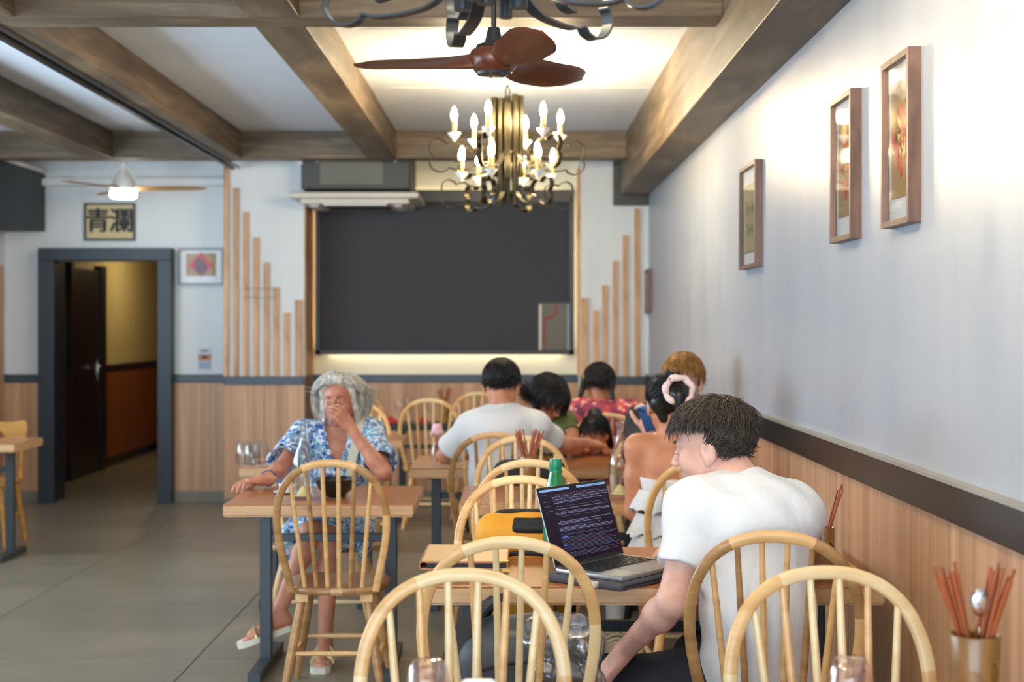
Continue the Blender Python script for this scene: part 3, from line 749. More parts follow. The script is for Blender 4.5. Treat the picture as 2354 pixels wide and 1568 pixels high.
# fire extinguisher in the corridor
ex = thing('fire_extinguisher', 'red fire extinguisher at the far end of the corridor', 'extinguisher', (XL+0.18, 17.2, 0.14))
obj('cylinder', MB().lathe([(0.0, 0), (0.085, 0.0), (0.09, 0.03), (0.09, 0.42), (0.07, 0.50), (0.03, 0.54), (0.03, 0.56), (0, 0.56)], 24), M_extred, ex, 40)
obj('valve', MB().box((0, 0, 0.60), (0.05, 0.12, 0.07), bev=0.01), M_blackpaint, ex)
obj('hose', MB().tube(catmull([(0.02, -0.05, 0.60), (0.1, -0.1, 0.5), (0.1, -0.06, 0.25), (0.09, -0.04, 0.15)], 6), 0.012, 8), M_blackpaint, ex, 60)
obj('paper_label', MB().box((0.0905, 0, 0.25), (0.004, 0.09, 0.14)), M_paper, ex)
obj('stand', MB().box((0, 0, -0.07), (0.22, 0.22, 0.139), bev=0.02), M_rail, ex)

# ---- ceiling fans
def blade_mesh(R, chord, th=0.012, root=0.045, n=16, pitch0=30, pitch1=13, rise=0.0):
    V, Fc = [], []; m = 10
    for i in range(n+1):
        u = i/n; r = root+(R-root)*u
        w = chord*(0.62+0.38*math.sin(min(u/0.75, 1)*math.pi/2))*(1 if u < 0.68 else math.sqrt(max(1-((u-0.68)/0.32)**2, 0.0009)))
        if u < 0.35: w *= 0.80+0.2*(u/0.35)
        p = math.radians(pitch0+(pitch1-pitch0)*min(u/0.6, 1)); t = th*(2.6-1.8*min(u/0.3, 1))*(1 if u < 0.9 else 0.6)
        off = chord*0.10*math.sin(u*math.pi)
        for k in range(m):
            a = 2*math.pi*k/m; x, z = math.cos(a)*w/2+off, math.sin(a)*t
            V.append((r, x*math.cos(p)+z*math.sin(p), -x*math.sin(p)+z*math.cos(p)+rise*u))
    for i in range(n):
        for k in range(m):
            b = (k+1) % m; Fc.append((i*m+k, i*m+b, (i+1)*m+b, (i+1)*m+k))
    Fc.append(tuple(range(m))[::-1]); Fc.append(tuple(n*m+k for k in range(m)))
    return MB().add(V, Fc)
fan = thing('ceiling_fan', 'large walnut propeller ceiling fan with black rod in front of the crossbeam', 'fan', (bx(1135, F_PX/5.3), 5.3, 2.46))
bm_ = blade_mesh(0.54, 0.185, pitch0=32, pitch1=21).mesh('blade', M_walnutfan, 50)
for a in (170, 50, -72): link('blade', bm_, fan, (0, 0, 0.015), (0, 0, math.radians(a)))
obj('hub', MB().lathe([(0.0, -0.035), (0.07, -0.03), (0.085, -0.01), (0.095, 0.02), (0.085, 0.05), (0.06, 0.062), (0, 0.062)], 28), M_walnutfan, fan, 50)
obj('hub_plate', MB().lathe([(0.0, -0.042), (0.062, -0.040), (0.066, -0.028), (0.0, -0.026)], 28), M_fanblack, fan, 40)
for k in range(7): obj('screw', MB().lathe([(0, -0.0445), (0.004, -0.044), (0.004, -0.04)], 8, (0.05*math.cos(k*0.9), 0.05*math.sin(k*0.9), 0)), M_chrome, fan)
obj('motor_cover', MB().lathe([(0.068, 0.06), (0.065, 0.07), (0.035, 0.08), (0.030, 0.10), (0.022, 0.135), (0.0, 0.135)], 24), M_fanblack, fan, 40)
obj('rod', MB().tube([(0, 0, 0.12), (0, 0, ZC-2.46-0.05)], 0.0095, 12), M_fanblack, fan, 40)
obj('canopy', MB().lathe([(0.0, 0.46), (0.03, 0.462), (0.06, 0.50), (0.06, 0.52), (0, 0.52)], 20), M_fanblack, fan, 40)
fan2 = thing('ceiling_fan', 'small white ceiling fan with pale wood blades and round lamp above the doorway', 'fan', (bx(284, 289), 11.31, 2.555))
bm2 = blade_mesh(0.66, 0.13, th=0.009, root=0.03, pitch0=18, pitch1=9).mesh('blade', M_palefan, 50)
for a in (2, 122, 242): link('blade', bm2, fan2, (0, 0, 0.03), (0, 0, math.radians(a)))
obj('motor_housing', MB().lathe([(0.09, 0.0), (0.10, 0.03), (0.085, 0.09), (0.05, 0.15), (0.035, 0.17), (0.0, 0.17)], 28), M_white, fan2, 40)
for s in (-1, 1): obj('yoke', MB().tube(catmull([(s*0.09, 0, 0.05), (s*0.085, 0, 0.12), (s*0.05, 0, 0.18), (s*0.02, 0, 0.22)], 5), 0.007, 8), M_white, fan2, 50)
obj('rod', MB().tube([(0, 0, 0.16), (0, 0, 0.40)], 0.016, 12), M_white, fan2, 40)
obj('canopy', MB().lathe([(0.0, 0.24), (0.06, 0.245), (0.09, 0.27), (0.09, 0.425), (0, 0.425)], 24), M_white, fan2, 40)
obj('lamp_disc', MB().lathe([(0.0, -0.05), (0.095, -0.048), (0.105, -0.03), (0.105, 0.0), (0.0, 0.0)], 32), M_fanlight, fan2, 40)

# ---- chandeliers
def chandelier(loc, label, iron, rot):
    t = thing('chandelier', label, 'chandelier', loc, rot, 'iron cloud chandeliers')
    # local z=0 is the bottom of the column
    tubes = [(0.072, 0.62, 0.16), (0.055, 0.60, 0.14), (0.078, 0.63, 0.17), (0.06, 0.58, 0.0), (0.074, 0.61, 0.16), (0.05, 0.60, 0.0), (0.07, 0.57, 0.15), (0.06, 0.62, 0.0)]
    for k, (r, z1, z0) in enumerate(tubes):
        a = 2*math.pi*k/len(tubes)
        obj('column_tube', MB().tube([(r*math.cos(a), r*math.sin(a), z0), (r*math.cos(a), r*math.sin(a), z1)], 0.019, 12), iron, t, 40)
    for k in range(2):
        a = k*math.pi+0.6
        obj('column_tube', MB().tube([(0.09*math.cos(a), 0.09*math.sin(a), 0.0), (0.09*math.cos(a), 0.09*math.sin(a), 0.12)], 0.014, 10), iron if iron is M_irond else M_irond, t, 40)
    obj('core_rod', MB().tube([(0, 0, 0.02), (0, 0, 0.60)], 0.016, 10), iron, t, 40)
    obj('core_ring', MB().lathe([(0.05, 0.25), (0.058, 0.26), (0.058, 0.30), (0.05, 0.31)], 20), iron, t, 40)
    obj('hook', MB().tube(catmull([(0.0, 0, 0.60), (0.012, 0, 0.64), (0.0, 0, 0.68), (-0.012, 0, 0.64), (0, 0, 0.60)], 5), 0.004, 6), iron, t, 60)
    ch = MB()
    zt = ZC-loc[2]; z = 0.67; k = 0
    while z < zt:
        rr = [(math.cos(a)*0.008, 0, z+0.014+math.sin(a)*0.016) if k % 2 else (0, math.cos(a)*0.008, z+0.014+math.sin(a)*0.016) for a in [2*math.pi*i/8 for i in range(8)]]
        ch.tube(rr, 0.0025, 5, closed=True); z += 0.024; k += 1
    obj('chain', ch, iron, t, 60)
    obj('canopy', MB().lathe([(0, zt-0.04), (0.03, zt-0.038), (0.055, zt-0.01), (0.055, zt-0.001), (0, zt-0.001)], 20), iron, t, 40)
    P = [(0.055, 0.285), (0.085, 0.285), (0.115, 0.245), (0.16, 0.215), (0.23, 0.200), (0.30, 0.197), (0.335, 0.205), (0.350, 0.190), (0.385, 0.180), (0.425, 0.195), (0.445, 0.230), (0.437, 0.262), (0.428, 0.272),
         (0.446, 0.300), (0.440, 0.345), (0.400, 0.368), (0.358, 0.352), (0.345, 0.335), (0.325, 0.347), (0.29, 0.350), (0.255, 0.325), (0.245, 0.285), (0.262, 0.250), (0.30, 0.240)]
    def arm(sc, dz):
        return [(0.055+(r-0.055)*sc, 0, (z-0.285)*sc+0.285+dz) for r, z in P]
    def band(pts): return MB().tube(catmull(pts, 4), 0, flat=(0.030, 0.005), up=(0, 1, 0))
    meshes = {}
    for tier, sc, dz, cr in ((0, 1.0, 0.0, 0.305), (1, 0.82, -0.215, 0.262)):
        b_me = band(arm(sc, dz)).mesh('cloud_arm', iron, 50)
        zc = 0.352 if tier == 0 else (0.352-0.285)*sc+0.285+dz+0.004
        cup = MB().lathe([(0.006, 0.0), (0.010, 0.012), (0.014, 0.018), (0.034, 0.042), (0.038, 0.050), (0.034, 0.050), (0.014, 0.040), (0, 0.040)], 18).mesh('candle_cup', M_white, 40)
        cand = MB().lathe([(0.0125, 0.040), (0.0125, 0.118), (0.0, 0.118)], 12).mesh('candle_tube', M_gold, 40)
        bulb = MB().lathe([(0.007, 0.118), (0.013, 0.128), (0.0175, 0.146), (0.016, 0.162), (0.009, 0.184), (0.003, 0.196), (0.0, 0.198)], 14).mesh('flame_bulb', M_bulb, 60)
        for k in range(6):
            a = math.radians(10+60*k)
            c, s = math.cos(a)*cr, math.sin(a)*cr
            ar = link('cloud_arm', b_me, t, (0, 0, 0), (0, 0, a))
            link('candle_cup', cup, t, (c, s, zc)); link('candle_tube', cand, t, (c, s, zc)); link('flame_bulb', bulb, t, (c, s, zc))
    return t
chandelier((bx(1167, F_PX/8.05), 8.05, 2.170), 'lit iron chandelier with candle bulbs hanging below the fan', M_iron, 0.0)
chandelier((bx(1128, F_PX/3.0), 3.0, 2.150), 'dark iron chandelier cut off by the top of the view', M_irond, math.radians(35))
# ------------------------------------------------------------------ furniture
def make_chair(name, label, tones, wide=1.0):
    """hoop back chair; stands at the origin, faces +Y"""
    A, B, Cc = tones
    t = thing(name, label, 'chair')
    def hp(x, z):  # the back leans towards -Y as it rises
        return Vector((x*wide, -0.165-(z-0.44)*0.20, z))
    half = [(0.168, 0.435), (0.186, 0.52), (0.205, 0.61), (0.2155, 0.70), (0.2120, 0.77), (0.196, 0.83), (0.166, 0.883), (0.120, 0.922), (0.062, 0.944), (0.0, 0.950)]
    path = catmull([hp(-x, z) for x, z in half]+[hp(x, z) for x, z in half[-2::-1]], 5)
    n = len(path); cuts = [0, int(n*0.20), int(n*0.40), int(n*0.585), int(n*0.80), n-1]
    for i, m in enumerate((B, Cc, A, B, A)):
        seg = path[cuts[i]:cuts[i+1]+1]
        mb = MB()
        # rounded rectangular section swept along the hoop
        rings = []
        for j, p in enumerate(seg):
            gi = cuts[i]+j; tg = (path[min(gi+1, n-1)]-path[max(gi-1, 0)]).normalized()
            nrm = Vector((0, -0.9806, -0.196)).normalized(); nrm = (nrm-tg*nrm.dot(tg)).normalized(); w = tg.cross(nrm)
            ring = []
            for k in range(12):
                a = 2*math.pi*k/12; ca, sa = math.cos(a), math.sin(a)
                ring.append(p+w*(0.0150*math.copysign(abs(ca)**0.6, ca))+nrm*(0.0125*math.copysign(abs(sa)**0.6, sa)))
            rings.append(ring)
        V = [q for r in rings for q in r]; Fc = []
        for r in range(len(rings)-1):
            for k in range(12):
                b = (k+1) % 12; Fc.append((r*12+k, r*12+b, (r+1)*12+b, (r+1)*12+k))
        Fc.append(tuple(range(12))[::-1]); Fc.append(tuple((len(rings)-1)*12+k for k in range(12)))
        mb.add(V, Fc); obj('hoop_piece', mb, m, t, 50)
    xb = [-0.112, -0.067, -0.0225, 0.0225, 0.067, 0.112]; xt = [-0.158, -0.094, -0.032, 0.032, 0.094, 0.158]
    def ztop(x):
        hs = [(abs(a), z) for a, z in half]
        for (a0, z0), (a1, z1) in zip(hs[3:], hs[4:]):
            if a1 <= x <= a0: return z0+(z1-z0)*((a0-x)/(a0-a1+1e-9))
        return 0.95
    for i in range(6):
        zt = ztop(abs(xt[i]))-0.006
        a, b = Vector((xb[i]*wide, -0.165, 0.435)), hp(xt[i], zt)
        obj('spindle', MB().tube([a, a.lerp(b, 0.35), a.lerp(b, 0.7), b], [0.0085, 0.0095, 0.0088, 0.0075], 10), (A, B, A, A, B, A)[i], t, 50)
    # seat: a shield of glued strips
    outline = []
    for k in range(40):
        a = 2*math.pi*k/40; x, y = math.cos(a), math.sin(a)
        w = 0.215*(1.0 if y > 0 else 0.96); r = (abs(x)**2.6+abs(y)**2.6)**(-1/2.6)
        outline.append((x*r*w*wide, y*r*0.205-0.0))
    n0 = len(outline)
    V = []
    for sc, z in ((0.90, 0.418), (0.97, 0.421), (1.0, 0.430), (1.0, 0.440), (0.97, 0.449), (0.88, 0.4495), (0.6, 0.443), (0.25, 0.440)):
        V += [(x*sc, y*sc, z) for x, y in outline]
    Fc = []
    for i in range(7):
        for k in range(n0):
            b = (k+1) % n0; Fc.append((i*n0+k, i*n0+b, (i+1)*n0+b, (i+1)*n0+k))
    Fc.append(tuple(range(n0))[::-1]); Fc.append(tuple(7*n0+k for k in range(n0)))
    obj('seat', MB().add(V, Fc), M_seat, t, 40)
    tops = {}
    for sx in (-1, 1):
        for sy in (-1, 1):
            a, b = Vector((sx*0.128*wide, sy*0.125, 0.415)), Vector((sx*0.198*wide, sy*0.195, 0.0))
            tops[(sx, sy)] = (a, b)
            lg = obj('leg', MB().tube([a, a.lerp(b, 0.3), a.lerp(b, 0.65), b], [0.0155, 0.0195, 0.0185, 0.0125], 12), B, t, 50)
            obj('leg_block', MB().box((a.x, a.y, 0.402), (0.052, 0.052, 0.034), bev=0.003), A, t)
    def mid(k, z):
        a, b = tops[k]; return a.lerp(b, (0.415-z)/0.415)
    for sx in (-1, 1):
        p, q = mid((sx, -1), 0.155), mid((sx, 1), 0.155)
        obj('stretcher', MB().tube([p, p.lerp(q, 0.5), q], [0.008, 0.0115, 0.008], 10), A, t, 50)
    p, q = mid((-1, -1), 0.185), mid((1, -1), 0.185); obj('stretcher', MB().tube([p, p.lerp(q, 0.5), q], [0.008, 0.0115, 0.008], 10), A, t, 50)
    p, q = mid((-1, 1), 0.185), mid((1, 1), 0.185); obj('stretcher', MB().tube([p, p.lerp(q, 0.5), q], [0.008, 0.0115, 0.008], 10), A, t, 50)
    return t
# seat wood: strips of different tone across the seat
M_seat = mat('acacia_seat_strips', lin(190, 146, 92), 0.32, coat=0.3)
_v = coords(M_seat, (22, 0.01, 0.01)); _n = N(M_seat, 'ShaderNodeTexVoronoi'); _n.voronoi_dimensions = '1D'; _n.inputs['Scale'].default_value = 1.0
_sx = N(M_seat, 'ShaderNodeSeparateXYZ'); L(M_seat, _v, _sx.inputs[0]); L(M_seat, _sx.outputs[0], _n.inputs['W'])
_gr = noise(M_seat, coords(M_seat, (30, 4, 4)), 1.0, 4)
_c = ramp(M_seat, N_sep(M_seat, _n.outputs['Color']), [(0.0, lin(150, 104, 62)), (0.35, lin(186, 142, 92)), (0.7, lin(214, 176, 126)), (1.0, lin(168, 122, 74))])
_mx = N(M_seat, 'ShaderNodeMix'); _mx.data_type = 'RGBA'; _mx.blend_type = 'MULTIPLY'; _mx.inputs[0].default_value = 0.35
L(M_seat, _c, _mx.inputs[6]); L(M_seat, ramp(M_seat, _gr, [(0.3, (0.6, 0.5, 0.4, 1)), (0.7, (1, 1, 1, 1))]), _mx.inputs[7]); L(M_seat, _mx.outputs[2], bsdf(M_seat).inputs['Base Color'])

G_CH = 'hoop back wooden chairs'
protos = {}
def chair(kind, hx, hy, away, label, rz=0.0, wide=1.0):
    """hx, hy: where the top of the hoop stands; away: the sitter looks away from the camera"""
    key = (kind, wide)
    a = rz+(0 if away else math.pi)
    if key not in protos:
        tones = {'light': (M_w1, M_w2, M_w1), 'mid': (M_w1, M_w2, M_w2), 'dark': (M_w2, M_w3, M_w3)}[kind]
        o = make_chair('dining_chair', label, tones, wide); protos[key] = o
    else: o = copy_tree(protos[key])
    off = Rz(a) @ Vector((0, -0.265, 0))
    place(o, (hx-off.x, hy-off.y, 0), a, label, G_CH)
    return o
chair('light', -0.104, 3.04, False, 'pale hoop back chair nearest the camera, left one, facing the camera')
chair('light', 0.675, 3.07, False, 'pale hoop back chair nearest the camera, right one, facing the camera', math.radians(4))
chair('mid', -0.008, 3.50, True, 'hoop back chair holding a charcoal backpack beside the laptop table')
chair('dark', 0.665, 3.60, True, 'darker hoop back chair the person at the laptop sits on', math.radians(-9))
chair('mid', 0.030, 4.94, False, 'hoop back chair with the yellow backpack behind the laptop table')
chair('mid', 0.070, 5.54, True, 'empty hoop back chair just behind the yellow backpack chair, facing away')
chair('mid', 0.750, 5.54, True, 'hoop back chair of the person with the pink scrunchie', math.radians(4))
chair('mid', 0.048, 6.74, False, 'hoop back chair with a black jacket behind the chopstick pot')
chair('dark', -0.086, 6.98, True, 'hoop back chair of the person in the white shirt leaning over the table')
chair('mid', 0.72, 7.16, False, 'hoop back chair of the person in black holding the phone')
chair('mid', 0.57, 8.53, True, 'hoop back chair of the person in the red flowered top')
chair('dark', -0.708, 5.54, True, 'empty dark hoop back chair standing in front of the person in the blue dress')
chair('mid', -0.905, 7.13, False, 'wide hoop back chair the person in the blue dress sits on', 0.0, 1.30)
chair('mid', -0.60, 10.30, True, 'hoop back chair in front of the far black table, left of the white shirt')
chair('mid', -0.27, 11.35, False, 'farthest hoop back chair between the black table and the back wall')
chair('mid', -1.06, 9.75, False, 'hoop back chair behind the person in the blue dress, nearer of two', math.radians(10))
chair('dark', -1.17, 10.85, False, 'hoop back chair behind the person in the blue dress, farther of two', math.radians(8))

def table(label, x0, x1, y0, y1, black=False, group='trestle dining tables'):
    w, d = x1-x0, y1-y0
    t = thing('dining_table', label, 'table', ((x0+x1)/2, (y0+y1)/2, 0), 0, group)
    top = M_blacktop if black else M_ttop; edge = M_blacktop if black else M_tedge
    obj('table_top', MB().box((0, 0, 0.7475), (w-0.002, d-0.002, 0.005), bev=0.002), top, t)
    obj('edge_band', MB().box((0, 0, 0.7235), (w, d, 0.043), bev=0.003), edge, t)
    obj('edge_seam', MB().box((0, 0, 0.700), (w-0.01, d-0.01, 0.006)), edge, t)
    xl = w/2-0.12
    for s in (-1, 1):
        lg = obj('leg', MB().box((s*xl, 0, 0.365), (0.050, 0.050, 0.65), bev=0.004), M_steel, t)
        obj('foot', MB().box((s*xl, 0, 0.022), (0.056, d*0.86, 0.044), bev=0.005), M_steel, t)
        obj('bracket', MB().box((s*xl, 0, 0.691), (0.075, d*0.8, 0.016)), M_steel, t)
        for sy in (-1, 1): obj('foot_pad', MB().lathe([(0.018, 0.0), (0.018, 0.006), (0.0, 0.006)], 12, (s*xl, sy*d*0.4, -0.0)), M_blackpaint, t)
    obj('stretcher', MB().box((0, 0, 0.565), (2*xl, 0.03, 0.032), bev=0.003), M_steel, t)
    return t
table('wooden table nearest the camera, mostly below the view', -0.25, 1.05, 2.02, 2.78)
table('wooden table with the laptop and leather menus', -0.25, 1.05, 4.00, 4.72)
table('wooden table with the glass carafe behind the laptop', -0.22, 1.05, 5.89, 6.54)
table('wooden table the person in the white shirt leans on, pink flower at its end', -0.53, 0.76, 7.35, 8.08)
table('wooden table of the person in the blue dress, with bowl and carafe', -1.19, -0.406, 5.85, 6.54)
table('wooden table with three upturned glasses behind the person in the blue dress', -1.42, -0.667, 7.40, 8.08)
table('small bare wooden table between the blue dress and the far black table', -1.45, -0.708, 9.18, 9.66)
table('black topped table by the back wall with red napkins and glasses', -0.96, 0.05, 10.75, 11.05, True)
table('wooden table cut off by the left edge of the view', -4.1, -3.10, 8.86, 9.40)
table('wooden table of the person in the red flowered top', 0.1, 1.05, 9.25, 9.9)
# keyhole back chair at the left table
kc = thing('keyhole_chair', 'honey coloured wooden chair with a hole in its top rail by the left table', 'chair', (-3.58, 9.68, 0), math.pi)
cr = []
pts = [(-0.21, 0.70), (-0.22, 0.80), (-0.20, 0.835), (-0.10, 0.82), (0.0, 0.825), (0.10, 0.82), (0.20, 0.835), (0.22, 0.80), (0.21, 0.70), (0.06, 0.69), (0.055, 0.735), (0.03, 0.76), (0.0, 0.768), (-0.03, 0.76), (-0.055, 0.735), (-0.06, 0.69)]
obj('top_rail', MB().prism(pts, 'y', -0.205, -0.180), M_yellowwood, kc)
for s in (-1, 1):
    obj('back_post', MB().tube([(s*0.17, -0.18, 0.42), (s*0.185, -0.19, 0.70)], 0.014, 10), M_yellowwood, kc, 50)
    for sy in (-1, 1): obj('leg', MB().tube([(s*0.15, sy*0.15, 0.42), (s*0.20, sy*0.20, 0.0)], [0.019, 0.014], 10), M_yellowwood, kc, 50)
    obj('stretcher', MB().tube([(s*0.18, -0.18, 0.2), (s*0.18, 0.18, 0.2)], 0.010, 8), M_yellowwood, kc, 50)
for k in range(3): obj('spindle', MB().tube([(-0.08+0.08*k, -0.18, 0.43), (-0.08+0.08*k, -0.19, 0.71)], 0.010, 8), M_yellowwood, kc, 50)
obj('seat', MB().box((0, 0, 0.425), (0.40, 0.40, 0.032), bev=0.012), M_yellowwood, kc, 40)

# ------------------------------------------------------------------ things on the tables
def chop_holder(label, loc, h=0.16, r=0.042, n=22, seed=1, spoon=False, length=0.235, spread=1.0):
    t = thing('chopstick_holder', label, 'chopstick holder', loc)
    obj('cup', MB().lathe([(0.0, 0.0), (r*0.98, 0.0), (r*1.02, 0.02), (r, h*0.5), (r*1.03, h-0.004), (r*0.98, h), (r*0.86, h-0.004), (r*0.84, 0.02), (0.0, 0.015)], 28), M_bamboo, t, 40)
    obj('carved_knot', MB().tube([(math.cos(a)*0.010*r/0.042+r*0.45, -r*0.935, h*0.62+math.sin(a)*0.022) for a in [2*math.pi*i/14 for i in range(14)]], 0.0025, 6, closed=True), M_bamboo, t, 60)
    rg = random.Random(seed)
    for i in range(n):
        a = rg.uniform(0, 6.28); side = 1 if i % 2 else -1
        lean = (side*rg.uniform(0.15, 0.36)*spread, rg.uniform(-0.12, 0.14))
        b0 = Vector((-side*r*0.45+rg.uniform(-0.2, 0.2)*r, rg.uniform(-0.4, 0.4)*r, 0.02))
        d = Vector((lean[0], lean[1], 1)).normalized(); ln = length*rg.uniform(0.93, 1.03)
        # keep inside the mouth
        q = b0+d*((h-0.02)/d.z)
        f = min(1.0, r*0.72/max(math.hypot(q.x, q.y), 1e-6)); q = Vector((q.x*f, q.y*f, q.z)); d = (q-b0).normalized()
        obj('chopstick', MB().tube([b0, b0+d*ln*0.5, b0+d*ln], [0.0024, 0.0030, 0.0036], 6), M_chop, t, 50)
    if spoon:
        sp = MB(); b = Vector((0.003, -0.01, 0.03))
        sp.tube([b, b+Vector((0.0, -0.004, 0.15))], [0.003, 0.003], 6)
        for q, rr in ((Vector((0.004, -0.016, 0.226)), (0.017, 0.006, 0.026)),):
            bm = bmesh.new(); bmesh.ops.create_uvsphere(bm, u_segments=14, v_segments=10, radius=1.0)
            bm.verts.index_update(); sp.add([(v.co.x*rr[0]+q.x, v.co.y*rr[1]+q.y, v.co.z*rr[2]+q.z) for v in bm.verts], [tuple(v.index for v in f.verts) for f in bm.faces]); bm.free()
        obj('spoon', sp, M_chrome, t, 60)
    return t
chop_holder('carved bamboo chopstick pot with a steel spoon at the lower right corner', (0.853, 2.62, 0.75), 0.165, 0.045, 24, 3, True, 0.272, 1.1)
chop_holder('carved bamboo chopstick pot by the wall beside the person at the laptop', (0.893, 4.10, 0.75), 0.155, 0.037, 14, 5, False, 0.262, 1.7)
chop_holder('chopstick pot standing on the table behind the green bottle', PX(1215, 1122, 6.20), 0.14, 0.038, 20, 8, False, 0.24, 1.15)
chop_holder('distant chopstick pot on the black table by the back wall', (bx(1022, 300), 10.88, 0.75), 0.15, 0.04, 16, 9, False, 0.25, 1.1)

def carafe(label, loc, h=0.32, r=0.042, table_tint=True):
    t = thing('water_carafe', label, 'carafe', loc)
    prof = [(0.0, 0.004), (r*0.9, 0.0), (r, 0.01), (r, h*0.40), (r*0.96, h*0.48), (r*0.70, h*0.60), (r*0.42, h*0.70), (r*0.33, h*0.80), (r*0.31, h*0.94), (r*0.36, h*0.95), (r*0.36, h), (r*0.28, h)]
    obj('bottle', MB().lathe(prof, 32), M_glass, t, 60)
    obj('inner_wall', MB().lathe([(r*0.92, 0.014), (r*0.93, h*0.40), (r*0.88, h*0.48), (r*0.62, h*0.60), (r*0.34, h*0.70), (r*0.26, h*0.80), (r*0.25, h*0.99)], 32), M_glass, t, 60)
    obj('punt', MB().lathe([(r*0.85, 0.006), (r*0.6, 0.012), (r*0.35, 0.030), (r*0.1, 0.045), (0.0, 0.047)], 24), M_paleyellow, t, 60)  # yellow of the table seen through the base, put into the colour
    obj('lip_ring', MB().lathe([(r*0.36, h*0.93), (r*0.40, h*0.945), (r*0.40, h*0.96), (r*0.36, h*0.975)], 24), M_glass, t, 60)
    return t
carafe('tall clear glass carafe on the table of the person in the blue dress', PX(697, 1142, 6.06), 0.315, 0.047)
carafe('tall clear glass carafe beside the person with the pink scrunchie', PX(1425, 1138, 6.05), 0.315, 0.050)

def upturned_glass(label, loc, h=0.118, r0=0.027, r1=0.045, m=None, group=None):
    t = thing('tumbler', label, 'glass', loc, 0, group)
    m = m or M_glass
    obj('glass_bowl', MB().lathe([(r1*0.94, 0.0), (r1, h*0.25), (r1*0.98, h*0.55), (r1*0.80, h*0.85), (r0*1.05, h*0.97), (r0*0.8, h), (0.0, h*0.985)], 28), m, t, 60)
    obj('inner_bowl', MB().lathe([(r1*0.88, 0.002), (r1*0.93, h*0.25), (r1*0.90, h*0.55), (r1*0.66, h*0.80), (r0*0.5, h*0.89), (0.0, h*0.90)], 28), m, t, 60)
    return t
upturned_glass('upturned glass in front of the nearest left chair', PX(984, 1515, 2.60)-Vector((0, 0, 0.118)), m=M_pinkglass)
upturned_glass('upturned glass with a reddish rim in front of the nearest right chair', PX(1955, 1510, 2.60)-Vector((0, 0, 0.118)), m=M_pinkglass)
for i, (px, Y) in enumerate(((562, 7.62), (580, 7.55), (600, 7.66))):
    upturned_glass(('left', 'middle', 'right')[i]+' one of three upturned glasses on the table behind the blue dress', ((px-CX)*Y/F_PX, Y, 0.75), group='upturned glasses')
def wine_glass(label, loc):
    t = thing('wine_glass', label, 'glass', loc, 0, 'wine glasses on the black table')
    obj('glass_bowl', MB().lathe([(0.033, 0.0), (0.033, 0.004), (0.006, 0.008), (0.004, 0.07), (0.02, 0.09), (0.036, 0.12), (0.038, 0.15), (0.032, 0.18)], 24), M_glass, t, 60)
    return t
wine_glass('wine glass at the left end of the black table', (bx(918, 302), 10.83, 0.75))
wine_glass('wine glass set farther back on the black table', (bx(940, 298), 10.97, 0.75))
wine_glass('wine glass on the black table seen between the chair spindles', (bx(991, 302), 10.83, 0.75))
def napkin(label, loc, w):
    t = thing('napkin', label, 'napkin', loc, 0.2, 'red napkins')
    obj('folded_cloth', MB().prism([(-w, 0.0), (w, 0.0), (w*0.8, 0.02), (w*0.2, 0.045), (-w*0.5, 0.035), (-w*0.95, 0.012)], 'y', -0.05, 0.05), M_red, t)
napkin('red folded napkin at the left end of the black table', (bx(898, 302), 10.85, 0.75), 0.05)
napkin('red folded napkin behind the chair spindles on the black table', (bx(974, 302), 10.85, 0.75), 0.03)
# white stand at the lower edge
ws = thing('card_stand', 'small white rounded card holder at the bottom edge of the view', 'card holder', ((1100-CX)*2.55/F_PX, 2.55, 0.75))
sh = []
for cxs, czs, a0 in ((0.022, 0.087, 0), (-0.022, 0.087, 90)):
    for k in range(6):
        a = math.radians(a0+18*k); sh.append((cxs+0.011*math.cos(a), czs+0.011*math.sin(a)))
sh = sh+[(-0.033, 0.004), (0.033, 0.004)]
obj('card', MB().prism(sh, 'y', -0.005, 0.005), M_white, ws); obj('base', MB().box((0, 0, 0.003), (0.08, 0.04, 0.006), bev=0.002), M_white, ws)

# grey haired woman's table: bowl and cup
b = thing('bowl', 'black ceramic bowl on the table of the person in the blue dress', 'bowl', PX(772, 1134, 6.12))
b.location.z = 0.75
obj('bowl_body', MB().lathe([(0.0, 0.0), (0.042, 0.0), (0.045, 0.01), (0.07, 0.03), (0.088, 0.060), (0.093, 0.078), (0.088, 0.078), (0.078, 0.055), (0.05, 0.025), (0.0, 0.018)], 36), M_ceramicblack, b, 50)
obj('rim', MB().tube([(0.0905*math.cos(a), 0.0905*math.sin(a), 0.078) for a in [2*math.pi*i/36 for i in range(36)]], 0.0032, 8, closed=True), M_ceramicblack, b, 60)
cu = thing('tea_cup', 'small white cup with a blue rim beside the resting hand', 'cup', ((657-CX)*6.25/F_PX, 6.25, 0.75))
obj('cup_body', MB().lathe([(0.0, 0.0), (0.022, 0.0), (0.024, 0.008), (0.034, 0.045), (0.037, 0.058), (0.034, 0.058), (0.028, 0.03), (0.0, 0.01)], 24), M_ceramic, cu, 50)
obj('blue_band', MB().lathe([(0.0345, 0.045), (0.0372, 0.054), (0.0376, 0.0585), (0.0366, 0.0590)], 24), M_blueglaze, cu, 50)
obj('saucer', MB().lathe([(0.0, 0.0005), (0.03, 0.001), (0.055, 0.008), (0.055, 0.010), (0.0, 0.004)], 24), M_ceramic, cu, 50)
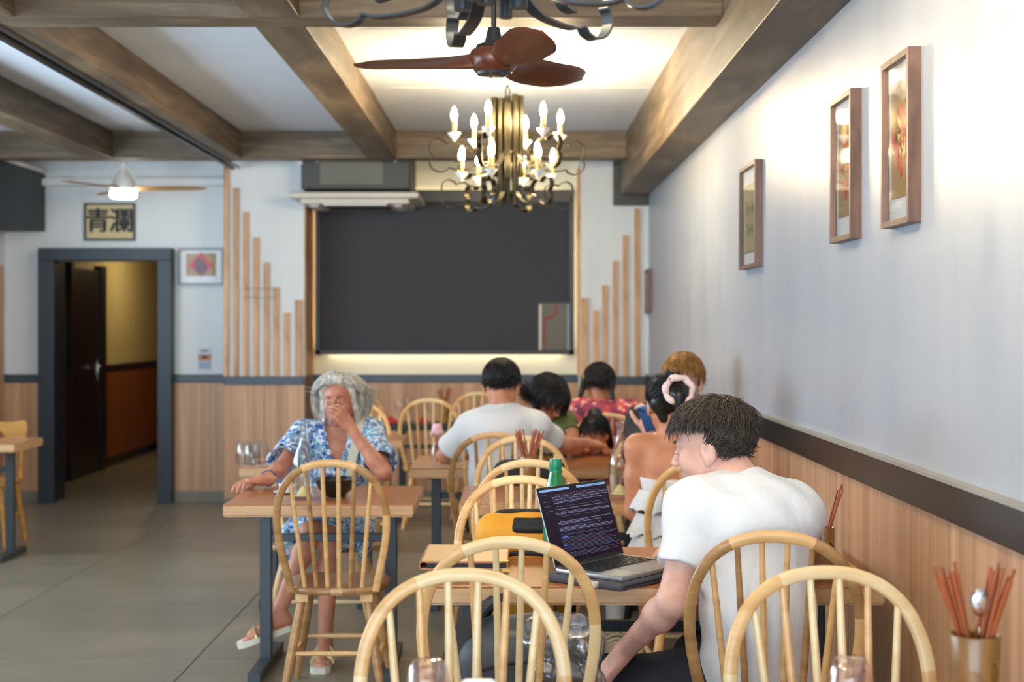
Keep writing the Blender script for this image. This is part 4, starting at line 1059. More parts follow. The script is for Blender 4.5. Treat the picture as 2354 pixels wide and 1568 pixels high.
# menus
def menu_book(label, loc, rz, w, d, h):
    t = thing('menu_book', label, 'menu', loc, rz, 'leather menus')
    for z in (0.0025, h-0.0025): obj('cover', MB().box((0, 0, z), (w, d, 0.005), bev=0.002), M_leather, t)
    sp = []
    for k in range(9):
        a = math.radians(90+22.5*k); sp.append((-w/2+0.004+math.cos(a)*(h/2), h/2+math.sin(a)*(h/2)))
    sp2 = [(-w/2+0.004+math.cos(math.radians(270-22.5*k))*(h/2-0.004), h/2+math.sin(math.radians(270-22.5*k))*(h/2-0.004)) for k in range(9)]
    obj('spine', MB().prism(sp+sp2, 'y', -d/2, d/2), M_leather_edge, t)
    obj('pages', MB().box((0.004, 0, h/2), (w-0.022, d-0.012, h-0.012)), M_darkpages, t)
    for sx in (1,):
        for sy in (-1, 1):
            obj('corner_clip', MB().box((w/2-0.008, sy*(d/2-0.008), h-0.001), (0.02, 0.02, 0.004)), M_brass, t)
            obj('corner_clip', MB().box((w/2-0.008, sy*(d/2-0.008), 0.001), (0.02, 0.02, 0.004)), M_brass, t)
    obj('edge_trim', MB().box((-0.002, -d/2-0.0005, h-0.0035), (w-0.03, 0.002, 0.005)), M_leather_edge, t)
    obj('edge_trim', MB().box((-0.002, -d/2-0.0005, 0.0035), (w-0.03, 0.002, 0.005)), M_leather_edge, t)
    return t
menu_book('tan leather menu lying underneath, on the laptop table', (-0.130, 4.27, 0.751), 0.02, 0.235, 0.31, 0.022)
menu_book('tan leather menu lying on top of the other menu', (-0.136, 4.29, 0.774), -0.01, 0.25, 0.32, 0.026)
# green bottle
gb = thing('green_bottle', 'green plastic water bottle behind the laptop', 'bottle', (0.138, 4.50, 0.751))
gb.scale = (1.08, 1.08, 1.10)
obj('bottle_body', MB().lathe([(0.0, 0.0), (0.034, 0.0), (0.037, 0.01), (0.037, 0.10), (0.0355, 0.11), (0.037, 0.12), (0.036, 0.16), (0.030, 0.20), (0.020, 0.235), (0.0155, 0.255), (0.0155, 0.268), (0.0, 0.268)], 28), M_greenglass, gb, 50)
obj('cap', MB().lathe([(0.0175, 0.256), (0.0185, 0.26), (0.0185, 0.280), (0.017, 0.284), (0.0, 0.284)], 24), M_greencap, gb, 40)
obj('collar', MB().lathe([(0.0165, 0.246), (0.019, 0.248), (0.019, 0.253), (0.0165, 0.255)], 24), M_greencap, gb, 40)
obj('paper_label', MB().lathe([(0.0374, 0.055), (0.0376, 0.056), (0.0376, 0.105), (0.0374, 0.106)], 28), M_greencap, gb, 40)
# laptop on its sleeve
LP = PX(1392, 1316, 4.26); LROT = math.radians(50)
sl = thing('laptop_sleeve', 'grey felt sleeve lying under the laptop', 'sleeve', (0.318, 4.135, 0.7505), LROT)
obj('sleeve_body', MB().box((0, 0.0, 0.012), (0.372, 0.268, 0.024), bev=0.010), M_felt, sl, 40)
obj('zip', MB().box((0, -0.134, 0.013), (0.34, 0.003, 0.004)), M_blk, sl)
obj('flap_corner', MB().box((-0.19, -0.03, 0.012), (0.03, 0.05, 0.018), bev=0.006), M_acpanel, sl)
lap = thing('laptop', 'open silver laptop showing lines of dark code', 'laptop', (0.322, 4.130, 0.7745), LROT)
lap.scale = (0.95, 0.95, 0.95)
obj('base', MB().box((0, 0, 0.008), (0.355, 0.248, 0.015), bev=0.005), M_alu, lap, 40)
kw = MB()
obj('keyboard_well', MB().box((0, 0.040, 0.0153), (0.30, 0.118, 0.002)), M_keys, lap)
key = MB().box((0, 0, 0), (0.0165, 0.0145, 0.0022), bev=0.0008).mesh('key', M_keys)
for r in range(6):
    for c in range(14):
        link('key', key, lap, (-0.134+c*0.0206, 0.092-r*0.0190, 0.0172))
obj('trackpad', MB().box((0, -0.070, 0.0154), (0.15, 0.085, 0.001)), mat('trackpad_grey', lin(160, 160, 166), 0.3, 0.5), lap)
obj('hinge', MB().tube([(-0.14, 0.121, 0.014), (0.14, 0.121, 0.014)], 0.006, 10), M_keys, lap, 40)
TILT = math.radians(18)
lid = bpy.data.objects.new('lid', MB().box((0, 0.003, 0.125), (0.355, 0.005, 0.247), bev=0.002).mesh('lid', M_alu)); COL.objects.link(lid)
lid.parent = lap; lid.location = (0, 0.122, 0.014); lid.rotation_euler = (-TILT, 0, 0)
obj('bezel', MB().box((0, -0.0002, 0.126), (0.351, 0.0016, 0.243)), M_keys, lid)
obj('display', MB().box((0, -0.0012, 0.127), (0.343, 0.0008, 0.228)), M_screen, lid)
def flat(mb, x0, x1, z0, z1, y=-0.0020): mb.add([(x0, y, z0), (x1, y, z0), (x1, y, z1), (x0, y, z1)], [(0, 1, 2, 3)])
rg = random.Random(21); m1, m2, m3, m4, m5 = MB(), MB(), MB(), MB(), MB()
flat(m4, -0.168, -0.02, 0.2325, 0.2395); flat(m4, 0.018, 0.168, 0.2325, 0.2395)
for k in range(9): flat(m2, 0.06+k*0.011, 0.064+k*0.011, 0.2345, 0.2378, -0.0023)
z = 0.224; sec = 0
while z > 0.022:
    dens = rg.random()
    if dens > 0.30:
        x = -0.115+rg.choice((0, 0, 0, 0.012)); end = rg.choice((0.16, 0.15, 0.16, 0.10, 0.02, 0.13)); mm = m2 if z < 0.10 and rg.random() < 0.8 else (m3 if rg.random() < 0.2 else (m1 if rg.random() < 0.6 else m2))
        while x < end:
            wl = rg.uniform(0.004, 0.016); flat(mm, x, x+wl, z, z+0.0016); x += wl+0.0022
    z -= 0.0039
for k, zz in enumerate((0.222, 0.200, 0.186, 0.171)):
    x = -0.160
    for q in range(3): wl = rg.uniform(0.005, 0.011); flat(m2, x, x+wl, zz, zz+0.0022); x += wl+0.003
flat(m5, -0.112, -0.082, 0.086, 0.0895); flat(m5, -0.112, -0.09, 0.060, 0.0625)
for mb, m, nm in ((m1, M_scr_txt, 'screen_text'), (m2, M_scr_dim, 'screen_text'), (m3, M_scr_red, 'screen_text'), (m4, M_scr_bar, 'menu_bar'), (m5, M_scr_blue, 'screen_highlight')):
    tag(obj(nm, mb, m, lid), kind='stuff')
# pink flower in a small bottle
fl = thing('flower_vase', 'pink blossom in a small glass bottle at the table end', 'vase', ((1003-CX)*7.50/F_PX, 7.50, 0.75))
obj('glass_body', MB().lathe([(0.0, 0.002), (0.028, 0.0), (0.030, 0.03), (0.028, 0.08), (0.016, 0.11), (0.015, 0.13)], 24), M_glass, fl, 50)
obj('stem', MB().tube([(0.002, 0, 0.01), (0.0, 0, 0.09), (0.004, 0, 0.155)], 0.003, 6), M_redtag, fl, 50)
rg = random.Random(4); ptl = bmesh.new(); bmesh.ops.create_uvsphere(ptl, u_segments=10, v_segments=8, radius=1.0); ptl.verts.index_update()
pv = [v.co.copy() for v in ptl.verts]; pf = [tuple(v.index for v in f.verts) for f in ptl.faces]; ptl.free()
pm = MB().add([Vector((v.x*0.020, v.y*0.007, v.z*0.024)) for v in pv], pf).mesh('petal', M_pinkpetal, 60)
for i in range(16):
    a = i*2.4; e = rg.uniform(-0.5, 1.1); d = Vector((math.cos(a)*math.cos(e), math.sin(a)*math.cos(e), math.sin(e)))
    o = link('petal', pm, fl, Vector((0.004, 0, 0.180))+d*0.024); o.rotation_euler = (rg.uniform(-0.6, 0.6), rg.uniform(-0.6, 0.6), a+1.57)
# green jar and white cup near the family
gj = thing('green_jar', 'green glass jar beside the bowed person in olive', 'jar', ((1288-CX)*8.0/F_PX, 7.98, 0.75))
obj('jar_body', MB().lathe([(0.0, 0.0), (0.035, 0.0), (0.04, 0.02), (0.04, 0.08), (0.03, 0.10), (0.028, 0.11), (0.0, 0.11)], 24), mat('olive_glass', lin(92, 112, 52), 0.2, coat=0.4), gj, 50)
obj('handle', MB().tube(catmull([(-0.03, 0, 0.10), (-0.025, 0, 0.14), (0.0, 0, 0.155), (0.025, 0, 0.14), (0.03, 0, 0.10)], 5), 0.004, 8), M_blackpaint, gj, 60)
wc = thing('white_dish', 'small white dish at the right end behind the carafe', 'dish', (0.62, 7.45, 0.75))
obj('dish_body', MB().lathe([(0.0, 0.0), (0.025, 0.0), (0.05, 0.03), (0.052, 0.034), (0.046, 0.032), (0.0, 0.008)], 24), M_ceramic, wc, 50)

# ------------------------------------------------------------------ bags
bp = thing('backpack', 'yellow backpack with black panels standing on the chair behind the laptop table', 'backpack', (0.045, 4.60, 0.452))
F = Field((-0.24, -0.20, -0.01), (0.24, 0.22, 0.50), 0.007)
F.rbox((0, 0.02, 0.20), (0.150, 0.075, 0.20), rad=0.07, k=0.02).rbox((0, -0.075, 0.15), (0.125, 0.045, 0.14), rad=0.045, k=0.015)
F.cap((-0.10, 0.0, 0.36), (0.10, 0.0, 0.36), 0.065, k=0.05).warp(wrinkle(0.003, 30, 2))
solid('bag_body', F, M_yel, bp)
F = Field((-0.20, -0.16, 0.20), (0.20, 0.12, 0.46), 0.006)
F.rbox((0.055, -0.048, 0.392), (0.100, 0.030, 0.016), rad=0.012, k=0.0, R=Rx(0.6))
solid('black_panel', F, M_blk, bp)
obj('zip_line', MB().tube(catmull([(-0.135, -0.055, 0.18), (-0.13, -0.09, 0.27), (-0.09, -0.11, 0.305), (0.0, -0.118, 0.315), (0.09, -0.11, 0.305), (0.13, -0.09, 0.27)], 5), 0.008, 8), M_blk, bp, 60)
obj('zip_line', MB().tube(catmull([(-0.155, 0.0, 0.1), (-0.155, 0.0, 0.30), (-0.11, 0.01, 0.415), (0.0, 0.01, 0.432), (0.11, 0.01, 0.415), (0.155, 0.0, 0.30), (0.155, 0.0, 0.1)], 5), 0.007, 8), M_blk, bp, 60)
obj('carry_handle', MB().tube(catmull([(0.06, 0.05, 0.425), (0.06, 0.05, 0.443), (0.075, 0.05, 0.452), (0.09, 0.05, 0.443), (0.09, 0.05, 0.425)], 5), 0.008, 8), M_blk, bp, 60)
for sx in (-1, 1): obj('side_strap', MB().tube(catmull([(sx*0.10, -0.12, 0.27), (sx*0.09, -0.128, 0.15), (sx*0.10, -0.12, 0.02)], 5), 0, flat=(0.03, 0.004), up=(0, -1, 0)), M_blk, bp)
bp2 = thing('backpack', 'charcoal backpack on the chair in front of the laptop table', 'backpack', (0.02, 3.80, 0.452))
F = Field((-0.25, -0.22, -0.02), (0.26, 0.24, 0.36), 0.007)
F.rbox((0, 0.0, 0.11), (0.165, 0.14, 0.115), rad=0.08, k=0.02).cap((-0.05, 0.04, 0.19), (0.09, 0.04, 0.20), 0.06, k=0.05).warp(wrinkle(0.004, 24, 5))
solid('bag_body', F, M_charcoal, bp2)
obj('shoulder_strap', MB().tube(catmull([(-0.06, 0.02, 0.30), (-0.12, -0.02, 0.26), (-0.17, -0.06, 0.17), (-0.185, -0.10, 0.07), (-0.17, -0.11, 0.0)], 6), 0, flat=(0.06, 0.012), up=(1, -0.3, 0.4)), M_blk, bp2)
obj('shoulder_strap', MB().tube(catmull([(-0.06, 0.03, 0.30), (-0.10, 0.10, 0.24), (-0.15, 0.14, 0.12), (-0.16, 0.12, 0.02)], 6), 0, flat=(0.05, 0.012), up=(1, 0.3, 0.4)), M_blk, bp2)
obj('seam', MB().tube(catmull([(-0.168, -0.07, 0.10), (-0.10, -0.143, 0.145), (0.0, -0.146, 0.165), (0.10, -0.143, 0.16), (0.16, -0.08, 0.13)], 6), 0.004, 6), M_blk, bp2, 60)
obj('red_tag', MB().box((-0.192, -0.09, 0.10), (0.012, 0.008, 0.018)), M_redtag, bp2)
pb = thing('plastic_bag', 'crumpled clear plastic bag resting on the charcoal backpack', 'plastic bag', (0.13, 3.72, 0.47))
F = Field((-0.14, -0.14, -0.02), (0.16, 0.14, 0.28), 0.008)
F.rbox((0.01, 0.0, 0.12), (0.095, 0.075, 0.12), rad=0.04, k=0.01).warp(wrinkle(0.020, 38, 9))
solid('film', F, M_plasticbag, pb)
jk = thing('jacket', 'black jacket hung over the chair behind the chopstick pot', 'jacket', (0.075, 6.70, 0.45))
F = Field((-0.26, -0.20, 0.0), (0.26, 0.16, 0.46), 0.010)
F.rbox((0.0, -0.02, 0.20), (0.155, 0.06, 0.20), rad=0.055, k=0.02).cap((-0.10, -0.03, 0.36), (0.12, -0.03, 0.35), 0.05, k=0.04).warp(wrinkle(0.010, 26, 4))
solid('jacket_cloth', F, M_blk, jk)
# ------------------------------------------------------------------ people
def nv(*a): return Vector(a)
def frame(fwd, roll=0.0):
    f = Vector(fwd).normalized(); x = f.cross(Vector((0, 0, 1))).normalized(); z = x.cross(f)
    M = Matrix((x, f, z)).transposed()
    return M @ Ry(roll)
def head_field(C, R, s=1.0, h=0.0034, neck_to=None, neck_r=0.054, jaw=1.0, female=False):
    """head with face; local x = the person's right, y = forward, z = up, origin between the ears"""
    C = Vector(C); W = lambda x, y, z: C+R @ Vector((x*s, y*s, z*s))
    m = 0.20*s
    lo = Vector((C.x-m, C.y-m, C.z-m)); hi = Vector((C.x+m, C.y+m, C.z+m))
    F = Field(lo, hi, h)
    E = lambda c, r, k=0.02, op='add': F.ell(W(*c), [q*s for q in r], R, k*s, op)
    K = lambda a, b, ra, rb=None, k=0.015, op='add': F.cap(W(*a), W(*b), ra*s, (rb if rb is not None else ra)*s, k*s, op)
    E((0, -0.014, 0.036), (0.076, 0.096, 0.083), 0.0)
    E((0, 0.030, -0.030), (0.060*jaw, 0.062, 0.070), 0.03)
    for sx in (-1, 1):
        K((sx*0.054*jaw, -0.004, -0.045), (sx*0.022, 0.058, -0.098), 0.018, 0.018, 0.03)
        E((sx*0.036, 0.062, -0.030), (0.026, 0.022, 0.024), 0.025)
        K((sx*0.012, 0.086, 0.022), (sx*0.044, 0.074, 0.022), 0.009, 0.008, 0.016)
        E((sx*0.031, 0.096, 0.002), (0.019, 0.016, 0.0125), 0.014, 'cut')
        E((sx*0.031, 0.079, 0.0015), (0.0150, 0.0135, 0.0125), 0.004)
        K((sx*0.017, 0.0885, 0.0085), (sx*0.045, 0.0825, 0.0075), 0.0032, 0.0028, 0.005)
        # ear: disc with rim, lobe and hollow
        E((sx*0.085, -0.016, -0.006), (0.010, 0.021, 0.032), 0.004)
        E((sx*0.081, -0.006, -0.034), (0.008, 0.010, 0.013), 0.006)
        E((sx*0.097, -0.011, -0.004), (0.009, 0.012, 0.020), 0.004, 'cut')
        E((sx*0.0095, 0.102, -0.0335), (0.0080, 0.0105, 0.0075), 0.008)
        E((sx*0.0065, 0.106, -0.0415), (0.0035, 0.005, 0.004), 0.004, 'cut')
    K((0, 0.087, 0.012), (0, 0.112, -0.029), 0.0075, 0.0105, 0.014)
    E((0, 0.074, -0.064), (0.026, 0.020, 0.020), 0.018)
    K((-0.019, 0.0885, -0.0595), (0.019, 0.0885, -0.0595), 0.0055, k=0.006); K((0, 0.0925, -0.0585), (0, 0.0925, -0.0600), 0.0062, k=0.008)
    K((-0.015, 0.0885, -0.0715), (0.015, 0.0885, -0.0715), 0.0066, k=0.006)
    K((-0.023, 0.096, -0.0655), (0.023, 0.096, -0.0655), 0.0022, k=0.004, op='cut')
    E((0, 0.070, -0.100), (0.021, 0.018, 0.017), 0.02)
    if neck_to is not None:
        F.cap(W(0, -0.026, -0.035), neck_to, neck_r*0.96*s, neck_r*s, 0.03*s)
    return F, W
def face_parts(body, W, R, s, brow=M_brow, lip=M_lip, eyes=True):
    sp = bmesh.new(); bmesh.ops.create_uvsphere(sp, u_segments=18, v_segments=12, radius=1.0); sp.verts.index_update()
    sv = [v.co.copy() for v in sp.verts]; sf = [tuple(v.index for v in f.verts) for f in sp.faces]; sp.free()
    def ball(name, c, r, m):
        return obj(name, MB().add([W(c[0]+v.x*r[0], c[1]+v.y*r[1], c[2]+v.z*r[2]) for v in sv], sf), m, body, 60)
    for sx in (-1, 1):
        if eyes:
            e = ball('eye', (sx*0.031, 0.0845, 0.0010), (0.0115, 0.0100, 0.0070), M_eyewhite)
            ball('iris', (sx*0.031, 0.0915, 0.0012), (0.0058, 0.0036, 0.0062), M_iris)
        mb = MB(); pts = [W(sx*(0.014+0.034*u), 0.0945-0.018*u*u, 0.0235+0.006*math.sin(u*2.6)) for u in [i/6 for i in range(7)]]
        mb.tube(pts, [0.0030*s, 0.0042*s, 0.0044*s, 0.0040*s, 0.0034*s, 0.0026*s, 0.0014*s], 6); obj('eyebrow', mb, brow, body, 60)
    lm = MB(); lm.tube([W(x, 0.0945-abs(x)*0.12, -0.0592-abs(x)*0.05) for x in (-0.018, -0.010, 0, 0.010, 0.018)], [0.0015*s, 0.0040*s, 0.0042*s, 0.0040*s, 0.0015*s], 8)
    lm.tube([W(x, 0.0950-abs(x)*0.12, -0.0715+abs(x)*0.10) for x in (-0.016, -0.009, 0, 0.009, 0.016)], [0.0015*s, 0.0046*s, 0.0052*s, 0.0046*s, 0.0015*s], 8)
    obj('lips', lm, lip, body, 60)

def zfront(y, front, side, back):
    return np.where(y >= 0, side+(front-side)*np.clip(y, 0, 1)**1.1, side+(back-side)*np.clip(-y, 0, 1))
def hair_cap(C, R, s, h, inflate=0.012, line=(0.52, -0.20, -0.75), extra=None, amp=0.003, seed=1, box=None):
    C = Vector(C); Rn = np.array(R, dtype=np.float32); m = 0.23*s
    lo = box[0] if box else Vector((C.x-m, C.y-m, C.z-m)); hi = box[1] if box else Vector((C.x+m, C.y+m, C.z+m))
    F = Field(lo, hi, h); W = lambda x, y, z: C+R @ Vector((x*s, y*s, z*s))
    F.ell(W(0, -0.016, 0.036), [(0.078+inflate)*s, (0.098+inflate)*s, (0.085+inflate)*s], R, 0)
    cc = va(W(0, -0.016, 0.036))
    def cut(P):
        q = (P-cc) @ Rn/s; n = np.linalg.norm(q, axis=-1)+1e-6
        return (zfront(q[..., 1]/n, *line)-q[..., 2]/n)*0.09*s
    F.keep(cut)
    if extra: extra(F, W)
    F.warp(wrinkle(amp, 70, seed))
    return F
def strands(C, R, s, n, length, flow, line=(0.52, -0.20, -0.75), inflate=0.014, r=0.0011, seg=7, seed=1, droop=0.0, lift=0.35, jit=0.25, var=(0.75, 1.15)):
    """short tapering locks that grow from the scalp and follow the flow of the hair"""
    rg = np.random.default_rng(seed); C = np.array(C); Rn = np.array(R)
    d = rg.normal(size=(n*3, 3)); d /= np.linalg.norm(d, axis=1)[:, None]
    d = d[d[:, 2] > zfront(d[:, 1], *line)][:n]; n = len(d)
    ax = np.array([0.078, 0.098, 0.085])+inflate; c0 = np.array([0, -0.016, 0.036])
    p = d*ax*0.97; pts = [p.copy()]
    ln = length(d)*rg.uniform(var[0], var[1], n); step = ln/seg
    jt = rg.normal(size=(n, 3))*jit
    up = Rn.T @ np.array([0, 0, -1.0])
    for i in range(seg):
        u = (i+1)/seg
        nrm = p/ax**2; nrm /= np.linalg.norm(nrm, axis=1)[:, None]
        f = flow(p/ax, d)+jt
        t = f-nrm*(f*nrm).sum(1)[:, None]*0.9
        t /= np.linalg.norm(t, axis=1)[:, None]+1e-6
        t = t+nrm*lift*(1-u)+up*droop*u
        t /= np.linalg.norm(t, axis=1)[:, None]
        p = p+t*step[:, None]
        k = np.linalg.norm(p/ax, axis=1); push = np.maximum(1.0+0.015*u-k, 0)
        p = p*(1+push/np.maximum(k, 0.2))[:, None]
        pts.append(p.copy())
    pts = np.stack(pts, 1)                              # n, seg+1, 3
    pts = (pts+c0)*s; pts = pts @ Rn.T+C
    tan = np.gradient(pts, axis=1); tan /= np.linalg.norm(tan, axis=2)[..., None]+1e-9
    ref = rg.normal(size=(n, 1, 3)); u1 = ref-tan*(ref*tan).sum(2)[..., None]; u1 /= np.linalg.norm(u1, axis=2)[..., None]; u2 = np.cross(tan, u1)
    rad = (r*s*np.array([1.0, 1.25, 1.3, 1.2, 1.05, 0.85, 0.6, 0.18] if seg == 7 else np.linspace(1.2, 0.2, seg+1)))[None, :, None]
    ring = [pts+(u1*math.cos(a)+u2*math.sin(a))*rad for a in (0, 2.094, 4.189)]
    V = np.stack(ring, 2).reshape(-1, 3); m = seg+1
    base = (np.arange(n)[:, None]*m+np.arange(seg)[None, :])*3
    Q = []
    for a in range(3):
        b = (a+1) % 3; Q.append(np.stack([base+a, base+b, base+3+b, base+3+a], -1).reshape(-1, 4))
    return V, np.concatenate(Q)

def hand_field(wrist, fwd, back, side, curls=(0.5, 0.5, 0.5, 0.5), thumb=(0.75, 0.55, -0.35), s=1.0, h=0.0026, spread=0.05, tcurl=0.4, arm_from=None):
    """side=+1: the thumb lies on the local +x side; fwd = along the fingers, back = out of the back of the hand"""
    y = Vector(fwd).normalized(); z = Vector(back); z = (z-y*z.dot(y)).normalized(); x = y.cross(z)
    R = Matrix((x, y, z)).transposed(); Wp = Vector(wrist)
    P = lambda a: Wp+R @ Vector((a[0]*side*s, a[1]*s, a[2]*s))
    pts_lo = Vector((Wp.x-0.21*s, Wp.y-0.21*s, Wp.z-0.21*s)); pts_hi = Vector((Wp.x+0.21*s, Wp.y+0.21*s, Wp.z+0.21*s))
    F = Field(pts_lo, pts_hi, h)
    F.rbox(P((0, 0.047, 0)), (0.040*s, 0.046*s, 0.0135*s), R, 0.013*s, 0.0)
    F.ell(P((0.020, 0.028, -0.010)), (0.020*s, 0.030*s, 0.014*s), R, 0.012*s)
    F.cap(P((0, -0.03, 0)), P((0, 0.02, 0)), 0.027*s, 0.027*s, 0.02*s, squash=(z, 0.78))
    if arm_from is not None:
        d = (Vector(arm_from)-Wp); d = d.normalized()*min(d.length, 0.12); F.cap(Wp+d, Wp, 0.034*s, 0.026*s, 0.02*s)
    for i, (bx_, ln, rr) in enumerate(((0.030, 0.070, 0.0088), (0.0105, 0.079, 0.0092), (-0.010, 0.073, 0.0088), (-0.029, 0.057, 0.0078))):
        a = 0.0; q = Vector((bx_, 0.088-abs(bx_-0.0105)*0.20, 0.0)); sp = spread*(bx_/0.03)
        for sg, kk in ((0.46, 0.55), (0.30, 0.85), (0.24, 0.6)):
            a += curls[i]*kk
            d = Vector((math.sin(sp), math.cos(a)*math.cos(sp), -math.sin(a)))
            q2 = q+d*ln*sg; F.cap(P(q), P(q2), rr*s, rr*0.92*s, 0.004*s); q = q2; rr *= 0.93
    q = Vector((0.030, 0.022, -0.006)); d = Vector(thumb).normalized(); rr = 0.0125
    for sg in (0.036, 0.032, 0.024):
        q2 = q+d*sg; F.cap(P(q), P(q2), rr*s, rr*0.9*s, 0.007*s); q = q2; rr *= 0.88
        d = (d+Vector((-tcurl*0.5, tcurl*0.5, -tcurl*0.25))).normalized()
    return F

def body_field(J, lo, hi, h, g=1.0, inf=0.0, arms=True, legs=True, torso=True, neck=True, sleeves=None, k=0.045, trousers=None, belly=1.0):
    """J: joints. sleeves=(fraction left, right): clothing that ends part of the way down the arm"""
    F = Field(lo, hi, h)
    V = lambda n: Vector(J[n])
    side = (V('shR')-V('shL')).normalized()
    pel, wai, che = V('pelvis'), V('waist'), V('chest')
    sw = (V('shR')-V('shL')).length
    if torso:
        for o, ra, rb, rc in ((-0.30, 0.096, 0.084, 0.090), (0.30, 0.096, 0.084, 0.090), (0.0, 0.108, 0.100*belly, 0.104)):
            F.cap(pel+side*o*sw*0.62, wai+side*o*sw*0.50, ra*g+inf, rb*g*belly+inf, k)
            F.cap(wai+side*o*sw*0.50, che+side*o*sw*0.62, rb*g*belly+inf, rc*g+inf, k)
        for sh in ('shL', 'shR'):
            F.cap(che+(V(sh)-che)*0.1, V(sh)-(V(sh)-che)*0.12, 0.090*g+inf, 0.055*g+inf, k)
            F.cap(V('neck')+Vector((0, 0, -0.03)), V(sh), 0.044*g+inf, 0.050*g+inf, k)
    if neck: F.cap(V('neck')+Vector((0, 0, -0.05)), V('head'), 0.054*g, 0.050*g, 0.03)
    if arms:
        for a, e, w, i in (('shL', 'elL', 'wrL', 0), ('shR', 'elR', 'wrR', 1)):
            if e not in J: continue
            A, E_, W_ = V(a), V(e), V(w)
            if sleeves is None:
                F.cap(A, E_, 0.051*g, 0.041*g, 0.03); F.cap(E_, W_, 0.041*g, 0.027*g, 0.02)
                F.ell(E_.lerp(W_, 0.25), (0.043*g, 0.043*g, 0.043*g), None, 0.03)
                F.ell(A.lerp(E_, 0.45), (0.048*g, 0.048*g, 0.048*g), None, 0.03)
            else:
                f = sleeves[i]
                if f <= 1.0:
                    en = A.lerp(E_, f); F.cap(A, en, 0.050*g+inf, (0.050+0.012*f)*g+inf, 0.04, flatb=True)
                else:
                    en = E_.lerp(W_, f-1); F.cap(A, E_, 0.058*g+inf, 0.047*g+inf, 0.03); F.cap(E_, en, 0.047*g+inf, 0.036*g+inf, 0.02, flatb=True)
    if legs:
        for hp, kn, an in (('hipL', 'knL', 'anL'), ('hipR', 'knR', 'anR')):
            if hp not in J: continue
            A, K_, N_ = V(hp), V(kn), V(an)
            F.cap(A, K_, 0.086*g+inf, 0.058*g+inf, 0.035); F.cap(K_, N_, 0.054*g+inf, 0.036*g+inf*1.2, 0.025)
            F.ell(K_.lerp(N_, 0.3)+Vector((0, 0.012, 0)), (0.052*g+inf,)*3, None, 0.03)
    return F
def bounds(J, names, pad):
    P = [Vector(J[n]) for n in names if n in J]
    return (Vector((min(p.x for p in P)-pad, min(p.y for p in P)-pad, min(p.z for p in P)-pad)), Vector((max(p.x for p in P)+pad, max(p.y for p in P)+pad, max(p.z for p in P)+pad)))
ALLJ = ['pelvis', 'waist', 'chest', 'neck', 'shL', 'shR', 'elL', 'elR', 'wrL', 'wrR', 'hipL', 'hipR', 'knL', 'knR', 'anL', 'anR']
def person(label, base): return thing('person', label, 'person', (0, 0, 0))
def flow_down(p, d):                      # away from the crown, then down
    f = np.stack([p[:, 0]*0.9, p[:, 1]*0.6+0.12, -0.7-0.6*(1-np.abs(p[:, 2]))], 1); f[:, :2] += d[:, :2]*0.5; return f

# ---- man at the laptop -----------------------------------------------------------
t = person('person in a white T-shirt sitting at the laptop, head bowed', None)
HC, HR = Vector((0.560, 3.985, 1.148)), frame((-0.88, 0.43, -0.19), math.radians(-4))
J = dict(pelvis=(0.665, 3.86, 0.53), waist=(0.665, 3.83, 0.72), chest=(0.655, 3.855, 0.92), neck=(0.632, 3.905, 1.045), head=tuple(HC+HR @ Vector((0, -0.03, -0.05))),
         shL=(0.502, 3.87, 0.985), shR=(0.757, 3.92, 0.968), elL=(0.428, 3.80, 0.745), wrL=(0.312, 3.985, 0.570), elR=(0.80, 4.12, 0.83), wrR=(0.575, 4.30, 0.800),
         hipL=(0.575, 3.90, 0.505), hipR=(0.755, 3.93, 0.505), knL=(0.25, 4.14, 0.455), knR=(0.56, 4.33, 0.48), anL=(0.26, 4.12, 0.10), anR=(0.56, 4.36, 0.10))
lo, hi = bounds(J, ALLJ, 0.13)
FB = body_field(J, lo, hi, 0.0065, 1.0, torso=True)
FH, W = head_field(HC, HR, 1.04, 0.0034, neck_to=J['neck'], neck_r=0.056, jaw=1.05)
HL = hand_field(J['wrL'], Vector((-0.50, 0.25, -0.70)), Vector((-0.55, -0.35, 0.60)), 1, (0.55, 0.75, 0.85, 0.9), s=1.0, arm_from=J['elL'], thumb=(0.6, 0.7, -0.45))
HRt = hand_field(J['wrR'], Vector((-0.9, -0.15, 0.15)), Vector((0.1, -0.2, 1)), -1, (0.5, 0.5, 0.5, 0.5), s=1.0, arm_from=J['elR'])
body = solid('body', [FB, FH, HL, HRt], M_sk_fair, t)
face_parts(body, W, HR, 1.04, M_h_brown)
F = body_field(J, *bounds(J, ['pelvis', 'waist', 'chest', 'neck', 'shL', 'shR', 'elL', 'elR'], 0.16), 0.0065, 1.02, 0.014, legs=False, neck=False, sleeves=(0.62, 0.62), belly=1.06)
for sh_ in ('shL', 'shR'): F.cap(Vector(J['neck'])+Vector((0, 0, -0.062)), J[sh_], 0.064, 0.064, 0.07)
ax_ = (HC-Vector(J['neck'])).normalized(); F.cap(Vector(J['neck'])-ax_*0.08, Vector(J['neck'])+ax_*0.004, 0.078, 0.068, 0.04, flatb=True)
F.ell((0.643, 3.872, 0.955), (0.195, 0.105, 0.105), None, 0.06)
F.warp(wrinkle(0.004, 20, 3, (1, 1, 0.55))); F.warp(wrinkle(0.0038, 46, 13, (1, 1, 0.6)))
for a_, b_ in (((0.47, 3.80, 0.93), (0.56, 3.775, 0.84)), ((0.48, 3.79, 0.90), (0.54, 3.775, 0.77)), ((0.79, 3.86, 0.90), (0.72, 3.79, 0.82)), ((0.50, 3.80, 0.80), (0.60, 3.745, 0.72))):
    F.cap(a_, b_, 0.010, 0.004, 0.03)
F.keep(lambda P: (0.47-P[..., 2]))
shirt = solid('t_shirt', F, M_tee, t)
nk, nd = Vector(J['neck']), (HC-Vector(J['neck'])).normalized()
